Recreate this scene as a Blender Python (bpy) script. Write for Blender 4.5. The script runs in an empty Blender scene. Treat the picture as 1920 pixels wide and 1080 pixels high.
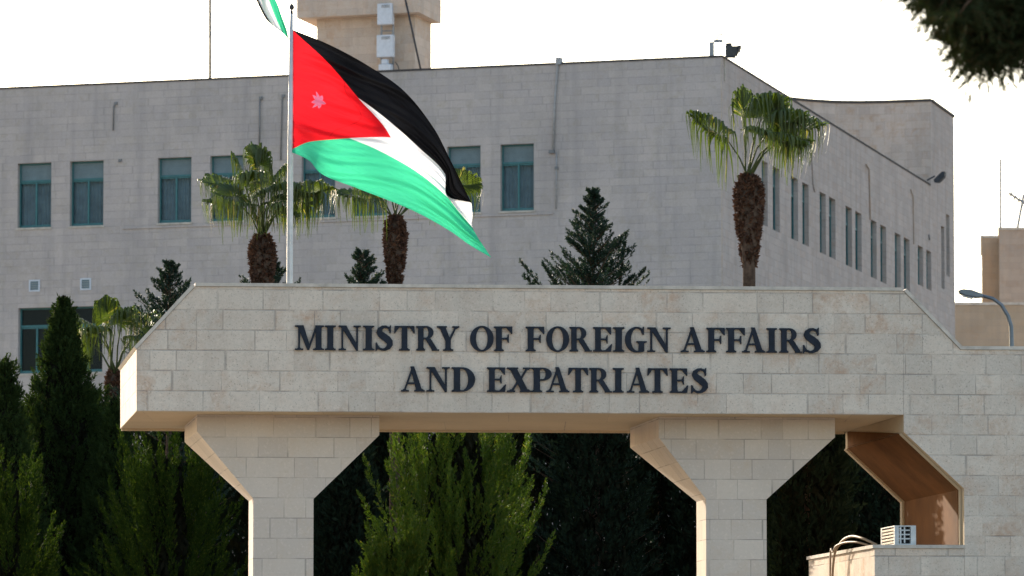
import bpy, math, random
import numpy as np
from mathutils import Vector, Matrix
from mathutils.geometry import delaunay_2d_cdt

S = bpy.context.scene
COL = S.collection
# ------------------------------------------------------------------ camera
F = 10000.0            # focal length in 1920-pixel units
HOR = 1370.0           # the horizon lies this far down the picture (below its edge)
EYE = 1.6
PITCH = math.atan2(HOR - 540.0, F)
cam_d = bpy.data.cameras.new('camera'); cam = bpy.data.objects.new('camera', cam_d); COL.objects.link(cam)
cam_d.sensor_width = 36.0; cam_d.lens = 36.0 * F / 1920.0
cam_d.clip_start = 0.5; cam_d.clip_end = 9000
cam.location = (0, 0, EYE); cam.rotation_euler = (math.pi/2 + PITCH, 0, 0)
cam_d.dof.use_dof = True; cam_d.dof.focus_distance = 74.0; cam_d.dof.aperture_fstop = 5.6
S.camera = cam
# ------------------------------------------------------------------ light
SUN_AZ = math.radians(26.0)     # left of the view direction, behind the gate
SUN_EL = math.radians(17.5)
w = bpy.data.worlds.new('World'); S.world = w; w.use_nodes = True
nt = w.node_tree; bg = nt.nodes['Background']
sky = nt.nodes.new('ShaderNodeTexSky'); sky.sky_type = 'NISHITA'; sky.sun_disc = False
sky.sun_elevation = SUN_EL; sky.sun_rotation = -SUN_AZ
sky.dust_density = 2.0; sky.air_density = 1.0; sky.ozone_density = 1.0
nt.links.new(sky.outputs[0], bg.inputs[0]); bg.inputs[1].default_value = 0.15
sl = bpy.data.lights.new('sun', 'SUN'); sl.energy = 3.0; sl.angle = math.radians(0.5); sl.color = (1.0, 0.88, 0.72)
so = bpy.data.objects.new('sun', sl); COL.objects.link(so)
to_sun = Vector((-math.sin(SUN_AZ)*math.cos(SUN_EL), math.cos(SUN_AZ)*math.cos(SUN_EL), math.sin(SUN_EL)))
so.rotation_euler = to_sun.to_track_quat('Z', 'Y').to_euler()
S.view_settings.view_transform = 'Standard'; S.view_settings.look = 'None'
S.view_settings.gamma = 1.0; S.view_settings.exposure = 1.42

# ------------------------------------------------------------------ geometry helpers
def ray(px, py):
    r, u = px - 960.0, 540.0 - py
    c, s = math.cos(PITCH), math.sin(PITCH)
    return Vector((r, F*c - u*s, u*c + F*s))
def at(px, py, Y):
    d = ray(px, py); return Vector((0, 0, EYE)) + d * (Y / d.y)
def hdir(vx):
    v = Vector((vx - 960.0, F / math.cos(PITCH), 0)); return v.normalized()
def hit(px, py, p0, d):
    """meeting point of the sight line with the vertical plane through p0 along d"""
    n = Vector((d.y, -d.x, 0)); r = ray(px, py); o = Vector((0, 0, EYE))
    return o + r * (n.dot(Vector((p0[0], p0[1], 0)) - Vector((0, 0, 0))) / n.dot(r))
Z = Vector((0, 0, 1))
G = hdir(125000.0)     # along the gate's face
D = hdir(-290.0)       # through the gate
BF = -hdir(-27000.0) if hdir(-27000.0).x > 0 else hdir(-27000.0)   # along the main building's front, leftwards
BS = hdir(3400.0)      # along the main building's side, away
G0 = at(960, 1370, 70.0); G0.z = 0

def tag(o, label=None, cat=None, group=None, kind=None):
    if label: o['label'] = label
    if cat: o['category'] = cat
    if group: o['group'] = group
    if kind: o['kind'] = kind
    return o
def empty(name, loc=(0, 0, 0)):
    o = bpy.data.objects.new(name, None); COL.objects.link(o); o.location = loc; o.empty_display_size = .3
    return o
def base(o):
    """matrix to keep world-space meshes in place below an Empty"""
    return o
class MB:
    def __init__(s): s.v = []; s.f = []; s.mi = []
    def add(s, vs, fs, mi=0):
        k = len(s.v); s.v += [tuple(v) for v in vs]; s.f += [tuple(i + k for i in f) for f in fs]; s.mi += [mi]*len(fs)
    def prism(s, poly, ext, mi=0):
        """poly: list of points, ext: vector"""
        n = len(poly); e = Vector(ext)
        vs = [Vector(p) for p in poly] + [Vector(p) + e for p in poly]
        fs = [tuple(range(n)), tuple(range(2*n-1, n-1, -1))]
        for i in range(n):
            j = (i+1) % n; fs.append((j, i, n+i, n+j))
        s.add(vs, fs, mi)
    def box(s, o, a, b, c, mi=0):
        """corner o and three edge vectors"""
        o, a, b, c = map(Vector, (o, a, b, c))
        vs = [o, o+a, o+a+b, o+b, o+c, o+a+c, o+a+b+c, o+b+c]
        s.add(vs, [(0,3,2,1),(4,5,6,7),(0,1,5,4),(1,2,6,5),(2,3,7,6),(3,0,4,7)], mi)
    def tube(s, pts, r, n=8, mi=0, caps=True):
        pts = [Vector(p) for p in pts]; rs = r if isinstance(r, (list, tuple)) else [r]*len(pts)
        k = len(s.v); vs = []
        up = None
        for i, p in enumerate(pts):
            t = (pts[min(i+1, len(pts)-1)] - pts[max(i-1, 0)]).normalized()
            if up is None: up = t.orthogonal().normalized()
            a = (up - t*up.dot(t)).normalized(); up = a; b = t.cross(a)
            for j in range(n):
                th = 2*math.pi*j/n; vs.append(p + (a*math.cos(th) + b*math.sin(th))*rs[i])
        fs = []
        for i in range(len(pts)-1):
            for j in range(n):
                j2 = (j+1) % n; fs.append((i*n+j, i*n+j2, (i+1)*n+j2, (i+1)*n+j))
        if caps:
            fs.append(tuple(range(n-1, -1, -1))); m = (len(pts)-1)*n; fs.append(tuple(range(m, m+n)))
        s.add(vs, fs, mi)
    def build(s, name, mats, parent=None, uv=True, smooth=False, bevel=0, loc=None):
        me = bpy.data.meshes.new(name)
        off = Vector((0, 0, 0))
        if parent is not None:
            off = wloc(parent)
        elif loc is not None: off = Vector(loc)
        me.from_pydata([tuple(Vector(v) - off) for v in s.v], [], s.f)
        if not isinstance(mats, (list, tuple)): mats = [mats]
        for m in mats: me.materials.append(m)
        me.polygons.foreach_set('material_index', s.mi)
        import bmesh
        bm = bmesh.new(); bm.from_mesh(me); bmesh.ops.recalc_face_normals(bm, faces=bm.faces); bm.to_mesh(me); bm.free()
        if uv:
            l = me.uv_layers.new(name='uv')
            for p in me.polygons:
                n = p.normal
                if abs(n.z) > .97: u, v = Vector((1,0,0)), Vector((0,1,0))
                else:
                    u = Z.cross(n).normalized(); v = n.cross(u).normalized()
                    if abs(n.z) < .02: v = Z
                for li in p.loop_indices:
                    c = me.vertices[me.loops[li].vertex_index].co + off
                    l.data[li].uv = (c.dot(u), c.dot(v))
        if smooth: me.polygons.foreach_set('use_smooth', [True]*len(me.polygons))
        o = bpy.data.objects.new(name, me); COL.objects.link(o)
        if parent is not None: o.parent = parent
        elif loc is not None: o.location = loc
        if bevel:
            b = o.modifiers.new('bevel', 'BEVEL'); b.width = bevel; b.segments = 2; b.limit_method = 'ANGLE'
        return o
def wloc(o):
    p = Vector((0, 0, 0))
    while o is not None: p += Vector(o.location); o = o.parent
    return p
def copy_tree(o, parent=None):
    c = o.copy(); COL.objects.link(c)
    if parent is not None: c.parent = parent
    for ch in list(o.children): copy_tree(ch, c)
    return c

# ------------------------------------------------------------------ materials
class NT:
    def __init__(s, name):
        s.m = bpy.data.materials.new(name); s.m.use_nodes = True; s.t = s.m.node_tree
        s.b = s.t.nodes['Principled BSDF']; s.o = s.t.nodes['Material Output']
    def n(s, typ, **kw):
        x = s.t.nodes.new(typ)
        for k, v in kw.items(): setattr(x, k, v)
        return x
    def l(s, a, b): s.t.links.new(a, b)
    def math(s, op, a, b=None, c=None, clamp=False):
        x = s.n('ShaderNodeMath', operation=op); x.use_clamp = clamp
        for i, q in enumerate((a, b, c)):
            if q is None: continue
            if isinstance(q, (int, float)): x.inputs[i].default_value = q
            else: s.l(q, x.inputs[i])
        return x.outputs[0]
    def rng(s, v, a, b, c=0., d=1.):
        x = s.n('ShaderNodeMapRange'); x.clamp = True; s.l(v, x.inputs[0])
        for i, q in enumerate((a, b, c, d)):
            x.inputs[i+1].default_value = q
        return x.outputs[0]
    def mix(s, f, a, b, mode='MIX'):
        x = s.n('ShaderNodeMix', data_type='RGBA', blend_type=mode)
        for i, q in ((0, f), (6, a), (7, b)):
            if isinstance(q, (int, float)): x.inputs[i].default_value = q
            elif isinstance(q, tuple): x.inputs[i].default_value = q + (1,) if len(q) == 3 else q
            else: s.l(q, x.inputs[i])
        return x.outputs[2]
    def noise(s, scale, vec=None, detail=4, rough=.6, dist=0):
        x = s.n('ShaderNodeTexNoise'); x.inputs['Scale'].default_value = scale; x.inputs['Detail'].default_value = detail
        x.inputs['Roughness'].default_value = rough; x.inputs['Distortion'].default_value = dist
        if vec is not None: s.l(vec, x.inputs['Vector'])
        return x.outputs[0]

def stone(name, c1, c2, stain, h=.267, wd=.62, v0=0., joint=(.22,.19,.16), jw=.006, jstr=.8, stn=.5, bump=.35, streak=0.0, dark=(0.2,0.17,0.14), spec=.5, sepia=.5):
    k = NT(name); tc = k.n('ShaderNodeTexCoord'); uv = k.n('ShaderNodeUVMap'); uv.uv_map = 'uv'
    sp = k.n('ShaderNodeSeparateXYZ'); k.l(uv.outputs[0], sp.inputs[0]); U, V = sp.outputs[0], sp.outputs[1]
    # a slight waviness of hand-laid courses
    vv = k.math('DIVIDE', k.math('SUBTRACT', V, v0), h)
    row = k.math('FLOOR', vv); fv = k.math('FRACT', vv)
    wn = k.n('ShaderNodeTexWhiteNoise', noise_dimensions='1D'); k.l(row, wn.inputs['W']); rh = wn.outputs['Value']
    ux = k.math('ADD', k.math('DIVIDE', U, wd), k.math('MULTIPLY', rh, 17.3))
    wob = k.math('SINE', k.math('ADD', k.math('MULTIPLY', ux, 1.9), k.math('MULTIPLY', rh, 41.)))
    ux = k.math('ADD', ux, k.math('MULTIPLY', wob, .27))
    idn = k.math('FLOOR', ux); fu = k.math('FRACT', ux)
    du = k.math('MULTIPLY', k.math('MINIMUM', fu, k.math('SUBTRACT', 1., fu)), wd)
    dv = k.math('MULTIPLY', k.math('MINIMUM', fv, k.math('SUBTRACT', 1., fv)), h)
    d = k.math('MINIMUM', du, dv)
    P = tc.outputs['Object']
    jn = k.noise(2.2, P, 3)
    jm = k.math('MULTIPLY', k.rng(d, jw*.45, jw*1.5, 1, 0), k.rng(jn, .38, .62, jstr*.12, jstr))
    cb = k.n('ShaderNodeCombineXYZ'); k.l(idn, cb.inputs[0]); k.l(row, cb.inputs[1])
    w2 = k.n('ShaderNodeTexWhiteNoise', noise_dimensions='3D'); k.l(cb.outputs[0], w2.inputs['Vector'])
    sc = k.n('ShaderNodeSeparateXYZ'); k.l(w2.outputs['Color'], sc.inputs[0])
    col = k.mix(sc.outputs[0], c1, c2)
    # mottled tan / rusty patches, stronger on some blocks
    n1 = k.noise(3.2, P, 6, .65, .6); n2 = k.noise(11, P, 5, .7)
    st = k.math('MULTIPLY', k.rng(n1, .42, .68), k.rng(sc.outputs[1], .25, 1.0, .25, 1.0))
    st = k.math('MULTIPLY', st, k.rng(n2, .35, .62, .35, 1.))
    col = k.mix(k.math('MULTIPLY', st, stn), col, stain)
    # pitting speckle
    n3 = k.noise(46, P, 3, .75)
    col = k.mix(k.rng(n3, .57, .72, 0, spec), col, dark)
    n5 = k.noise(26, P, 2, .6)
    col = k.mix(k.rng(n5, .55, .75, 0, .35), col, tuple(min(1, x*1.25) for x in c1))
    n7 = k.noise(15, P, 5, .75, .4)
    col = k.mix(k.rng(n7, .5, .68, 0, spec*.30), col, tuple(x*.55 for x in c2))
    n4 = k.noise(.45, P, 4, .6)
    col = k.mix(k.rng(n4, .35, .7, 0, .22), col, dark)
    if streak:
        mp = k.n('ShaderNodeMapping'); mp.inputs['Scale'].default_value = (2.2, 2.2, .14); k.l(P, mp.inputs[0])
        n6 = k.noise(1., mp.outputs[0], 5, .6)
        col = k.mix(k.rng(n6, .5, .75, 0, streak), col, dark)
    col = k.mix(jm, col, joint)
    k.l(col, k.b.inputs['Base Color']); k.b.inputs['Roughness'].default_value = .9; k.b.inputs['Specular IOR Level'].default_value = .25
    hgt = k.math('ADD', k.math('MULTIPLY', n3, .5), k.math('MULTIPLY', n2, .6))
    hgt = k.math('SUBTRACT', hgt, k.math('MULTIPLY', jm, 1.3))
    bp = k.n('ShaderNodeBump'); bp.inputs['Strength'].default_value = bump; bp.inputs['Distance'].default_value = .012
    k.l(hgt, bp.inputs['Height']); k.l(bp.outputs[0], k.b.inputs['Normal'])
    return k.m

def plain(name, c, rough=.6, metal=0., var=.12, scale=8., bump=0., spec=.5, c2=None, grime=0.):
    k = NT(name); tc = k.n('ShaderNodeTexCoord')
    n = k.noise(scale, tc.outputs['Object'], 5, .65)
    lo = tuple(x*(1-var*2) for x in c); hi = c2 if c2 else tuple(min(1, x*(1+var)) for x in c)
    col = k.mix(k.rng(n, .3, .7), lo, hi)
    if grime:
        g = k.noise(scale*3, tc.outputs['Object'], 6, .7)
        col = k.mix(k.rng(g, .55, .75, 0, grime), col, tuple(x*.35 for x in c))
    k.l(col, k.b.inputs['Base Color']); k.b.inputs['Roughness'].default_value = rough; k.b.inputs['Metallic'].default_value = metal
    k.b.inputs['Specular IOR Level'].default_value = spec
    if bump:
        b = k.n('ShaderNodeBump'); b.inputs['Strength'].default_value = bump; b.inputs['Distance'].default_value = .01
        k.l(n, b.inputs['Height']); k.l(b.outputs[0], k.b.inputs['Normal'])
    return k.m

def leafmat(name, ca, cb, cc=None, trans=.35, rough=.5, spec=.3, tcol=None):
    """every leaf its own tint (random per mesh island)"""
    k = NT(name); g = k.n('ShaderNodeNewGeometry'); r = g.outputs['Random Per Island']
    col = k.mix(r, ca, cb)
    if cc: col = k.mix(k.rng(r, .86, .95), col, cc)
    tc = k.n('ShaderNodeTexCoord'); n = k.noise(1.6, tc.outputs['Object'], 3)
    col = k.mix(k.rng(n, .35, .65, .0, .45), col, tuple(x*.45 for x in ca))
    k.l(col, k.b.inputs['Base Color']); k.b.inputs['Roughness'].default_value = rough; k.b.inputs['Specular IOR Level'].default_value = spec
    t = k.n('ShaderNodeBsdfTranslucent'); k.l(k.mix(1.0, col, tcol or (1.6, 1.7, .7), 'MULTIPLY'), t.inputs[0])
    mx = k.n('ShaderNodeMixShader'); mx.inputs[0].default_value = trans
    k.l(k.b.outputs[0], mx.inputs[1]); k.l(t.outputs[0], mx.inputs[2]); k.l(mx.outputs[0], k.o.inputs[0])
    return k.m

M = {}
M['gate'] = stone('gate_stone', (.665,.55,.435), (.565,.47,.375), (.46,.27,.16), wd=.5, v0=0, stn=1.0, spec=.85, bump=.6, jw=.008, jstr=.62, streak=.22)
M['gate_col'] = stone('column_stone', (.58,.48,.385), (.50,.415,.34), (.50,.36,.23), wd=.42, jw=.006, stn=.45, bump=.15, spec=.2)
M['soffit'] = stone('soffit_stone', (.55,.42,.265), (.48,.37,.235), (.42,.28,.16), wd=1.6, h=4.0, jw=.004, stn=.45, bump=.1, spec=.15)  # warm tan includes the light bounced up from the sunlit ground
M['coping'] = plain('coping_stone', (.50,.43,.35), .85, var=.15, scale=5, bump=.2, grime=.4)
M['building'] = stone('building_stone', (.50,.415,.362), (.45,.378,.338), (.38,.31,.22), h=.235, wd=.62, jw=.012, jstr=.42, stn=.75, bump=.4, streak=.32, joint=(.2,.185,.175), dark=(.19,.175,.165), spec=.6)
M['building_side'] = stone('building_side_stone', (.485,.39,.335), (.41,.34,.295), (.42,.27,.18), h=.235, wd=.62, jw=.012, jstr=.42, stn=.8, bump=.4, streak=.45, joint=(.2,.17,.15), dark=(.22,.17,.14), spec=.5)
M['tower'] = stone('warm_stone', (.56,.44,.345), (.47,.375,.30), (.46,.28,.16), h=.29, wd=.6, jw=.010, jstr=.35, stn=.9, bump=.3, joint=(.24,.19,.15), streak=.25)  # lighter colour stands in for the extra light on the roof tower
M['wing'] = stone('wing_stone', (.60,.47,.385), (.50,.395,.33), (.46,.28,.16), h=.29, wd=.6, jw=.010, jstr=.4, stn=.9, bump=.3, joint=(.24,.19,.15), streak=.3)
M['far'] = stone('far_stone', (.42,.31,.21), (.37,.28,.19), (.38,.23,.12), h=.3, wd=.9, jw=.012, jstr=.4, stn=.7, bump=.2, streak=.3)
M['far_dim'] = stone('far_dim_stone', (.42,.325,.25), (.36,.28,.22), (.32,.19,.11), h=.3, wd=.9, jw=.012, jstr=.4, stn=.7, bump=.2, streak=.3)
M['metalcap'] = plain('roof_flashing', (.075,.065,.06), .85, 0, grime=.4, spec=.1)
M['brown'] = plain('brown_panel', (.14,.058,.018), .85, 0, var=.22, scale=1.2, grime=.15, spec=.08)
M['letter'] = plain('letter_metal', (.012,.016,.025), .6, 0, var=.25, scale=14, spec=.2)
M['teal'] = plain('teal_frame', (.03,.135,.135), .45, 0, grime=.25)
M['shutter'] = plain('shutter_box', (.13,.175,.18), .5, 0, var=.1, scale=3)
M['curtain'] = plain('curtain_cloth', (.36,.40,.41), .9, 0, var=.15, scale=2.5)
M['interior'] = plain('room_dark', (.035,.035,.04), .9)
M['pole'] = plain('pole_paint', (.55,.54,.52), .4, .1, var=.08, grime=.25)
M['darkmetal'] = plain('dark_metal', (.04,.04,.043), .6, 0, var=.15, spec=.2)
M['greymetal'] = plain('grey_metal', (.27,.27,.27), .5, .3, var=.12, grime=.3)
M['whitebox'] = plain('white_cabinet', (.55,.56,.58), .5, 0, var=.06, grime=.15)
M['pipe'] = plain('wall_pipe', (.34,.32,.30), .6, 0)
M['conduit'] = plain('dark_conduit', (.19,.18,.17), .6, 0)
M['acwhite'] = plain('unit_paint', (.50,.50,.47), .5, 0, grime=.25)
M['hose'] = plain('hose_rubber', (.30,.21,.13), .6, 0)
M['bark'] = plain('bark', (.10,.065,.045), .95, 0, var=.3, scale=12, bump=.6, spec=.03)
M['shag'] = leafmat('palm_boots', (.15,.075,.045), (.075,.042,.03), (.24,.13,.08), .05, .8, .1, (1,.9,.8))
M['palm'] = leafmat('palm_leaf', (.05,.075,.014), (.09,.12,.022), (.24,.21,.07), .36, .42, .45)
M['petiole'] = plain('petiole', (.07,.085,.03), .7, 0, spec=.15)
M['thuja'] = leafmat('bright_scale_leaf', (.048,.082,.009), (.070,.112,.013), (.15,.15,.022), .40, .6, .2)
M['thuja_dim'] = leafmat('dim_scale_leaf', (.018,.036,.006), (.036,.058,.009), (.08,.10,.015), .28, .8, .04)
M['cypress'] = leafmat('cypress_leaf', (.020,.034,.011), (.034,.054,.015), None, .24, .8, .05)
M['cedar'] = leafmat('blue_needles', (.018,.036,.024), (.032,.056,.035), None, .15, .55, .2)
M['darkleaf'] = leafmat('shade_leaf', (.011,.018,.011), (.018,.026,.015), None, .06, .95, .0)  # leaf colour darkened to carry the shade these trees stand in
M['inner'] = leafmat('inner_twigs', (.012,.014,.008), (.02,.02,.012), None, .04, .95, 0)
M['nearleaf'] = leafmat('near_needles', (.022,.030,.014), (.036,.046,.017), (.07,.04,.022), .12, .8, .04)
def glass():
    k = NT('window_glass'); k.b.inputs['Base Color'].default_value = (.02,.03,.035,1); k.b.inputs['Roughness'].default_value = .04
    t = k.n('ShaderNodeBsdfTransparent'); t.inputs[0].default_value = (.82,.88,.90,1)
    mx = k.n('ShaderNodeMixShader'); mx.inputs[0].default_value = .16
    k.l(t.outputs[0], mx.inputs[1]); k.l(k.b.outputs[0], mx.inputs[2]); k.l(mx.outputs[0], k.o.inputs[0]); return k.m
M['glass'] = glass()

# ------------------------------------------------------------------ ground
def make_ground():
    k = NT('ground_paving'); tc = k.n('ShaderNodeTexCoord'); P = tc.outputs['Object']
    a = k.noise(.05, P, 5); b = k.noise(3., P, 6, .7)
    col = k.mix(k.rng(a, .4, .6), (.36,.30,.235), (.29,.25,.20)); col = k.mix(k.rng(b, .4, .7, 0, .4), col, (.2,.17,.13))
    k.l(col, k.b.inputs['Base Color']); k.b.inputs['Roughness'].default_value = .9
    m = MB(); R = 4500
    m.add([(-R,-R,0),(R,-R,0),(R,R,0),(-R,R,0)], [(0,1,2,3)])
    tag(m.build('ground', k.m), kind='structure')
make_ground()

# ------------------------------------------------------------------ gate
def gpt(px, py, b=0.):
    """point on the gate's plane lying b metres behind its face"""
    return hit(px, py, G0 + D*b, G)
BD = 4.15
gate = empty('entrance_gate', gpt(532, 1000)); gate.location.z = 0
tag(gate, 'pale limestone entrance gate, a long beam carried on two flared columns', 'gate')
zb = gpt(960, 774).z          # underside of the beam
for k_ in ('gate',):
    pass
def fix_v0(mat, v0):
    for n in mat.node_tree.nodes:
        if n.type == 'MATH' and n.operation == 'SUBTRACT' and not n.inputs[1].is_linked and n.inputs[0].is_linked and n.inputs[1].default_value == 0.0:
            n.inputs[1].default_value = v0; return
fix_v0(M['gate'], zb)
pt = lambda px, py, z=None, b=0.: (lambda p: Vector((p.x, p.y, z if z is not None else p.z)))(gpt(px, py, b))
zt = gpt(960, 541).z
zw = gpt(1850, 656).z
zl = gpt(256, 655).z
zs = gpt(1720, 1028).z
# beam: front outline extruded through the gate (top is closed, underside its own material)
beam_poly = [pt(256,771,zb), pt(1694,778,zb), pt(1694,545,zt), pt(366,537,zt), pt(256,655,zl)]
m = MB(); m.prism(beam_poly, D*BD); del m.f[3], m.mi[3]
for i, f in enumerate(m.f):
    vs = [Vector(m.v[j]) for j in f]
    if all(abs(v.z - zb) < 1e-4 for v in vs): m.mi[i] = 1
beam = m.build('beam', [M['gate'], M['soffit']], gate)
m = MB()
def cope(p, q, t=.045, o=.02, mb=m, ext=BD, b0=0.):
    """flat coping stones along an edge"""
    d = (q-p); n = d.normalized().cross(D) ; n = n if n.z > 0 else -n
    mb.box(p - D*(o-b0) + n*.003, d, D*(ext+2*o), n*t)
cope(pt(256,655,zl), pt(366,537,zt)); cope(pt(366,537,zt)+G*.0, pt(1694,545,zt)-G*.01)
m.build('coping', M['coping'], beam)
m = MB()
# drip lip along the rear edge of the underside and the front rim
for x0, x1 in ((258, 1690),):
    m = MB(); p, q = pt(x0, 774, zb), pt(x1, 774, zb); m.box(p + D*(BD-.10), q-p, D*.095, -Z*.03)
    m.build('drip_edge', M['soffit'], beam)

def column(px, lab):
    xl0, xr0, yv, xl, xr, yc, yv2 = px
    b = .70; c = MB()
    z1 = gpt(xl, yc, b).z; zv = gpt(xl0, yv, b).z; zv2 = gpt(xr0, yv2, b).z
    HB, CB = 2.62, .80
    A = lambda x, z: (lambda p: Vector((p.x, p.y, z)))(gpt(x, 900, b))
    top = zb - .002
    fr = [A(xl0,top), A(xl0,zv), A(xl,z1), A(xl,0), A(xr,0), A(xr,z1), A(xr0,zv2), A(xr0,top)]
    dep = [HB, HB, CB, CB, CB, CB, HB, HB]
    bk = [p + D*d_ for p, d_ in zip(fr, dep)]
    vs = fr + bk; n = 8
    fs = [(0,1,2,5,6,7), (2,3,4,5)]
    fs += [(8,15,14,9), (9,14,13,10), (10,13,12,11)]
    fs += [(0,8,9,1), (1,9,10,2), (2,10,11,3), (4,12,13,5), (5,13,14,6), (6,14,15,7)]
    fs += [(0,7,15,8), (3,11,12,4)]
    c.add(vs, fs)
    o = c.build('column', M['gate_col'], gate)
    o['label'] = lab
    return o
column((369, 711, 809, 475, 588, 935, 816), 'flared column nearer the free end of the beam')
column((1235.5, 1566, 820, 1323.5, 1437, 936, 820), 'flared column beside the brown-lined opening')
fix_v0(M['gate_col'], gpt(532, 933.5, .7).z)

# solid pier on the right with the chamfered opening, and the low wall under it
XR = 2600
m = MB()
w1 = [pt(1694,545,zt), pt(1694,700,zb), pt(1694,700,gpt(1694,810).z), pt(1806,700,gpt(1806,916).z), pt(1806,700,zs),
      pt(1806,700,0), pt(XR,700,0), pt(XR,700,zw), pt(1801,700,zw)]
m.prism(w1, D*BD); del m.f[2], m.mi[2]
for i, f in enumerate(m.f):
    ks = {j % 9 for j in f}
    if len(ks) == 2 and ks in ({1,2},{2,3},{3,4}): m.mi[i] = 1
sidewall = m.build('side_wall', [M['gate'], M['soffit']], gate)
m = MB()
cope(pt(1694,545,zt)+G*.002, pt(1801,655,zw), mb=m); cope(pt(1801,655,zw)+G*.002, pt(XR,655,zw), mb=m)
m.build('coping', M['coping'], sidewall)
m = MB()
pa, pb_, pc, pd = pt(1694,700,gpt(1694,810).z), pt(1694,700,gpt(1694,810).z), pt(1806,700,gpt(1806,916).z), pt(1806,700,zs)
def skin(p, q, b0, b1, t, mb):
    d = q-p; n = D.cross(d).normalized()
    if n.x > 0: n = -n
    mb.box(p + D*b0 + n*.003, d, D*(b1-b0), n*t)
skin(pa, pc, .34, BD-.22, .012, m); skin(pc, pd, .34, BD-.22, .012, m)
gq = pt(1694,700,0); b0_, b1_ = .34, BD-.22; za = pa.z
nn_ = -G
m.prism([gq + D*b0_ + Z*za - G*.003, gq + D*b1_ + Z*za - G*.003, gq + D*b1_ + Z*(zb-.012) - G*.003, gq + D*(b1_-.12) + Z*(zb-.012) - G*.003], -G*.012)
m.build('brown_lining', M['brown'], sidewall)
m = MB()
skin(pa, pc, .16, .20, .03, m); skin(pc, pd, .16, .20, .03, m)
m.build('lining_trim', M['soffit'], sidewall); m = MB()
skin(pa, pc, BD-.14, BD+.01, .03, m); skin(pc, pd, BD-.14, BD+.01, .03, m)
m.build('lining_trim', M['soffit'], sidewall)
# low wall
lw = MB(); lz = zs
l0, l1 = pt(1638,700,0), pt(1806,700,0)
lw.box(l0 + D*.002, (l1-l0) - G*.003, D*4.85, Z*(lz-.002))
lwall = empty('low_wall', l0)
tag(lwall, 'low limestone wall with a projecting sill, at the foot of the brown-lined opening', 'wall')
lw.build('masonry', M['gate'], lwall)
m = MB(); m.box(l0 - G*.03 - D*.02 + Z*lz, (l1-l0)+G*.026, D*4.9, Z*.045); m.build('sill', M['coping'], lwall)

# box unit with louvres on the sill
ub = zs + .047
u0 = pt(1677, 700, ub) + D*.05
ux = (pt(1717,700,ub) - pt(1677,700,ub)); uh = Z*.255; ud = D*.95
unit = empty('ventilation_unit', u0); tag(unit, 'small pale ventilation unit with a barred front, standing on the low wall sill', 'ventilation unit')
m = MB(); t = .035
m.box(u0, ux, ud, uh*.06); m.box(u0+uh*.94, ux, ud, uh*.06)
m.box(u0+uh*.06, ux.normalized()*.02, D*.06, uh*.88); m.box(u0+ud-D*.06+uh*.06, ux.normalized()*.02, D*.06, uh*.88)
m.box(u0+ux-ux.normalized()*.07+uh*.06, ux.normalized()*.07, ud, uh*.88)
m.box(u0+uh*.06+ux.normalized()*.022, ux.normalized()*.035, D*.03, uh*.88)
m.box(u0+ud-D*.02+uh*.06+ux.normalized()*.022, ux*.7, D*.02, uh*.88)
m.box(u0+uh*.06+ux.normalized()*.07, ux.normalized()*.02, D*.9, uh*.86)
m.build('casing', M['acwhite'], unit)
m = MB()
for i in range(5): m.box(u0+D*.07+ux.normalized()*.004+uh*(.10+.165*i), ux.normalized()*.03, ud-D*.14, uh*.10)
m.build('louvre', plain('louvre_tan', (.42,.33,.23), .6), unit)
m = MB(); gx = ux.normalized()
m.box(u0+gx*.125+D*.004+uh*.1, gx*.018, D*.02, uh*.82)
for i in range(1,4): m.box(u0+gx*.06+D*.006+uh*(.06+.22*i), gx*.145, D*.016, uh*.07)
m.build('grille', M['acwhite'], unit)
m = MB(); m.box(u0+gx*.092+D*.10+uh*.07, gx*.11, D*.02, uh*.85); m.build('fan_chamber', M['interior'], unit)
# hoses looping over the low wall's end
def hose(pts, r, lab, grp):
    m = MB(); P = [Vector(p) for p in pts]
    # Catmull-Rom
    out = []
    for i in range(len(P)-1):
        p0, p1, p2, p3 = P[max(i-1,0)], P[i], P[i+1], P[min(i+2, len(P)-1)]
        for s_ in range(8):
            t = s_/8; out.append(.5*((2*p1)+(p2-p0)*t+(2*p0-5*p1+4*p2-p3)*t*t+(3*p1-p0-3*p2+p3)*t**3))
    out.append(P[-1]); m.tube(out, r, 8)
    o = m.build('cable_hose', M['hose'], None, uv=False, smooth=True, loc=(P[-1].x, P[-1].y, 0)); tag(o, lab, 'hose', grp)
le = lambda b, dz=0., dx=0.: l0 + D*b + Z*(lz+dz) - G*dx
hose([le(.5,.065,-.12), le(.75,.16,.03), le(1.3,.20,.08), le(1.9,.13,.10), le(2.25,-.1,.13), le(2.4,-.9,.12), le(2.4,-lz+0.0,.10)], .017, 'brown hose arching highest off the sill and down the low wall end', 'hoses over the low wall')
hose([le(.9,.065,-.1), le(1.15,.12,.03), le(1.7,.12,.12), le(2.1,.03,.16), le(2.3,-.35,.17), le(2.35,-lz+0.,.16)], .014, 'thinner brown hose curving just under the higher one at the low wall end', 'hoses over the low wall')

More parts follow.
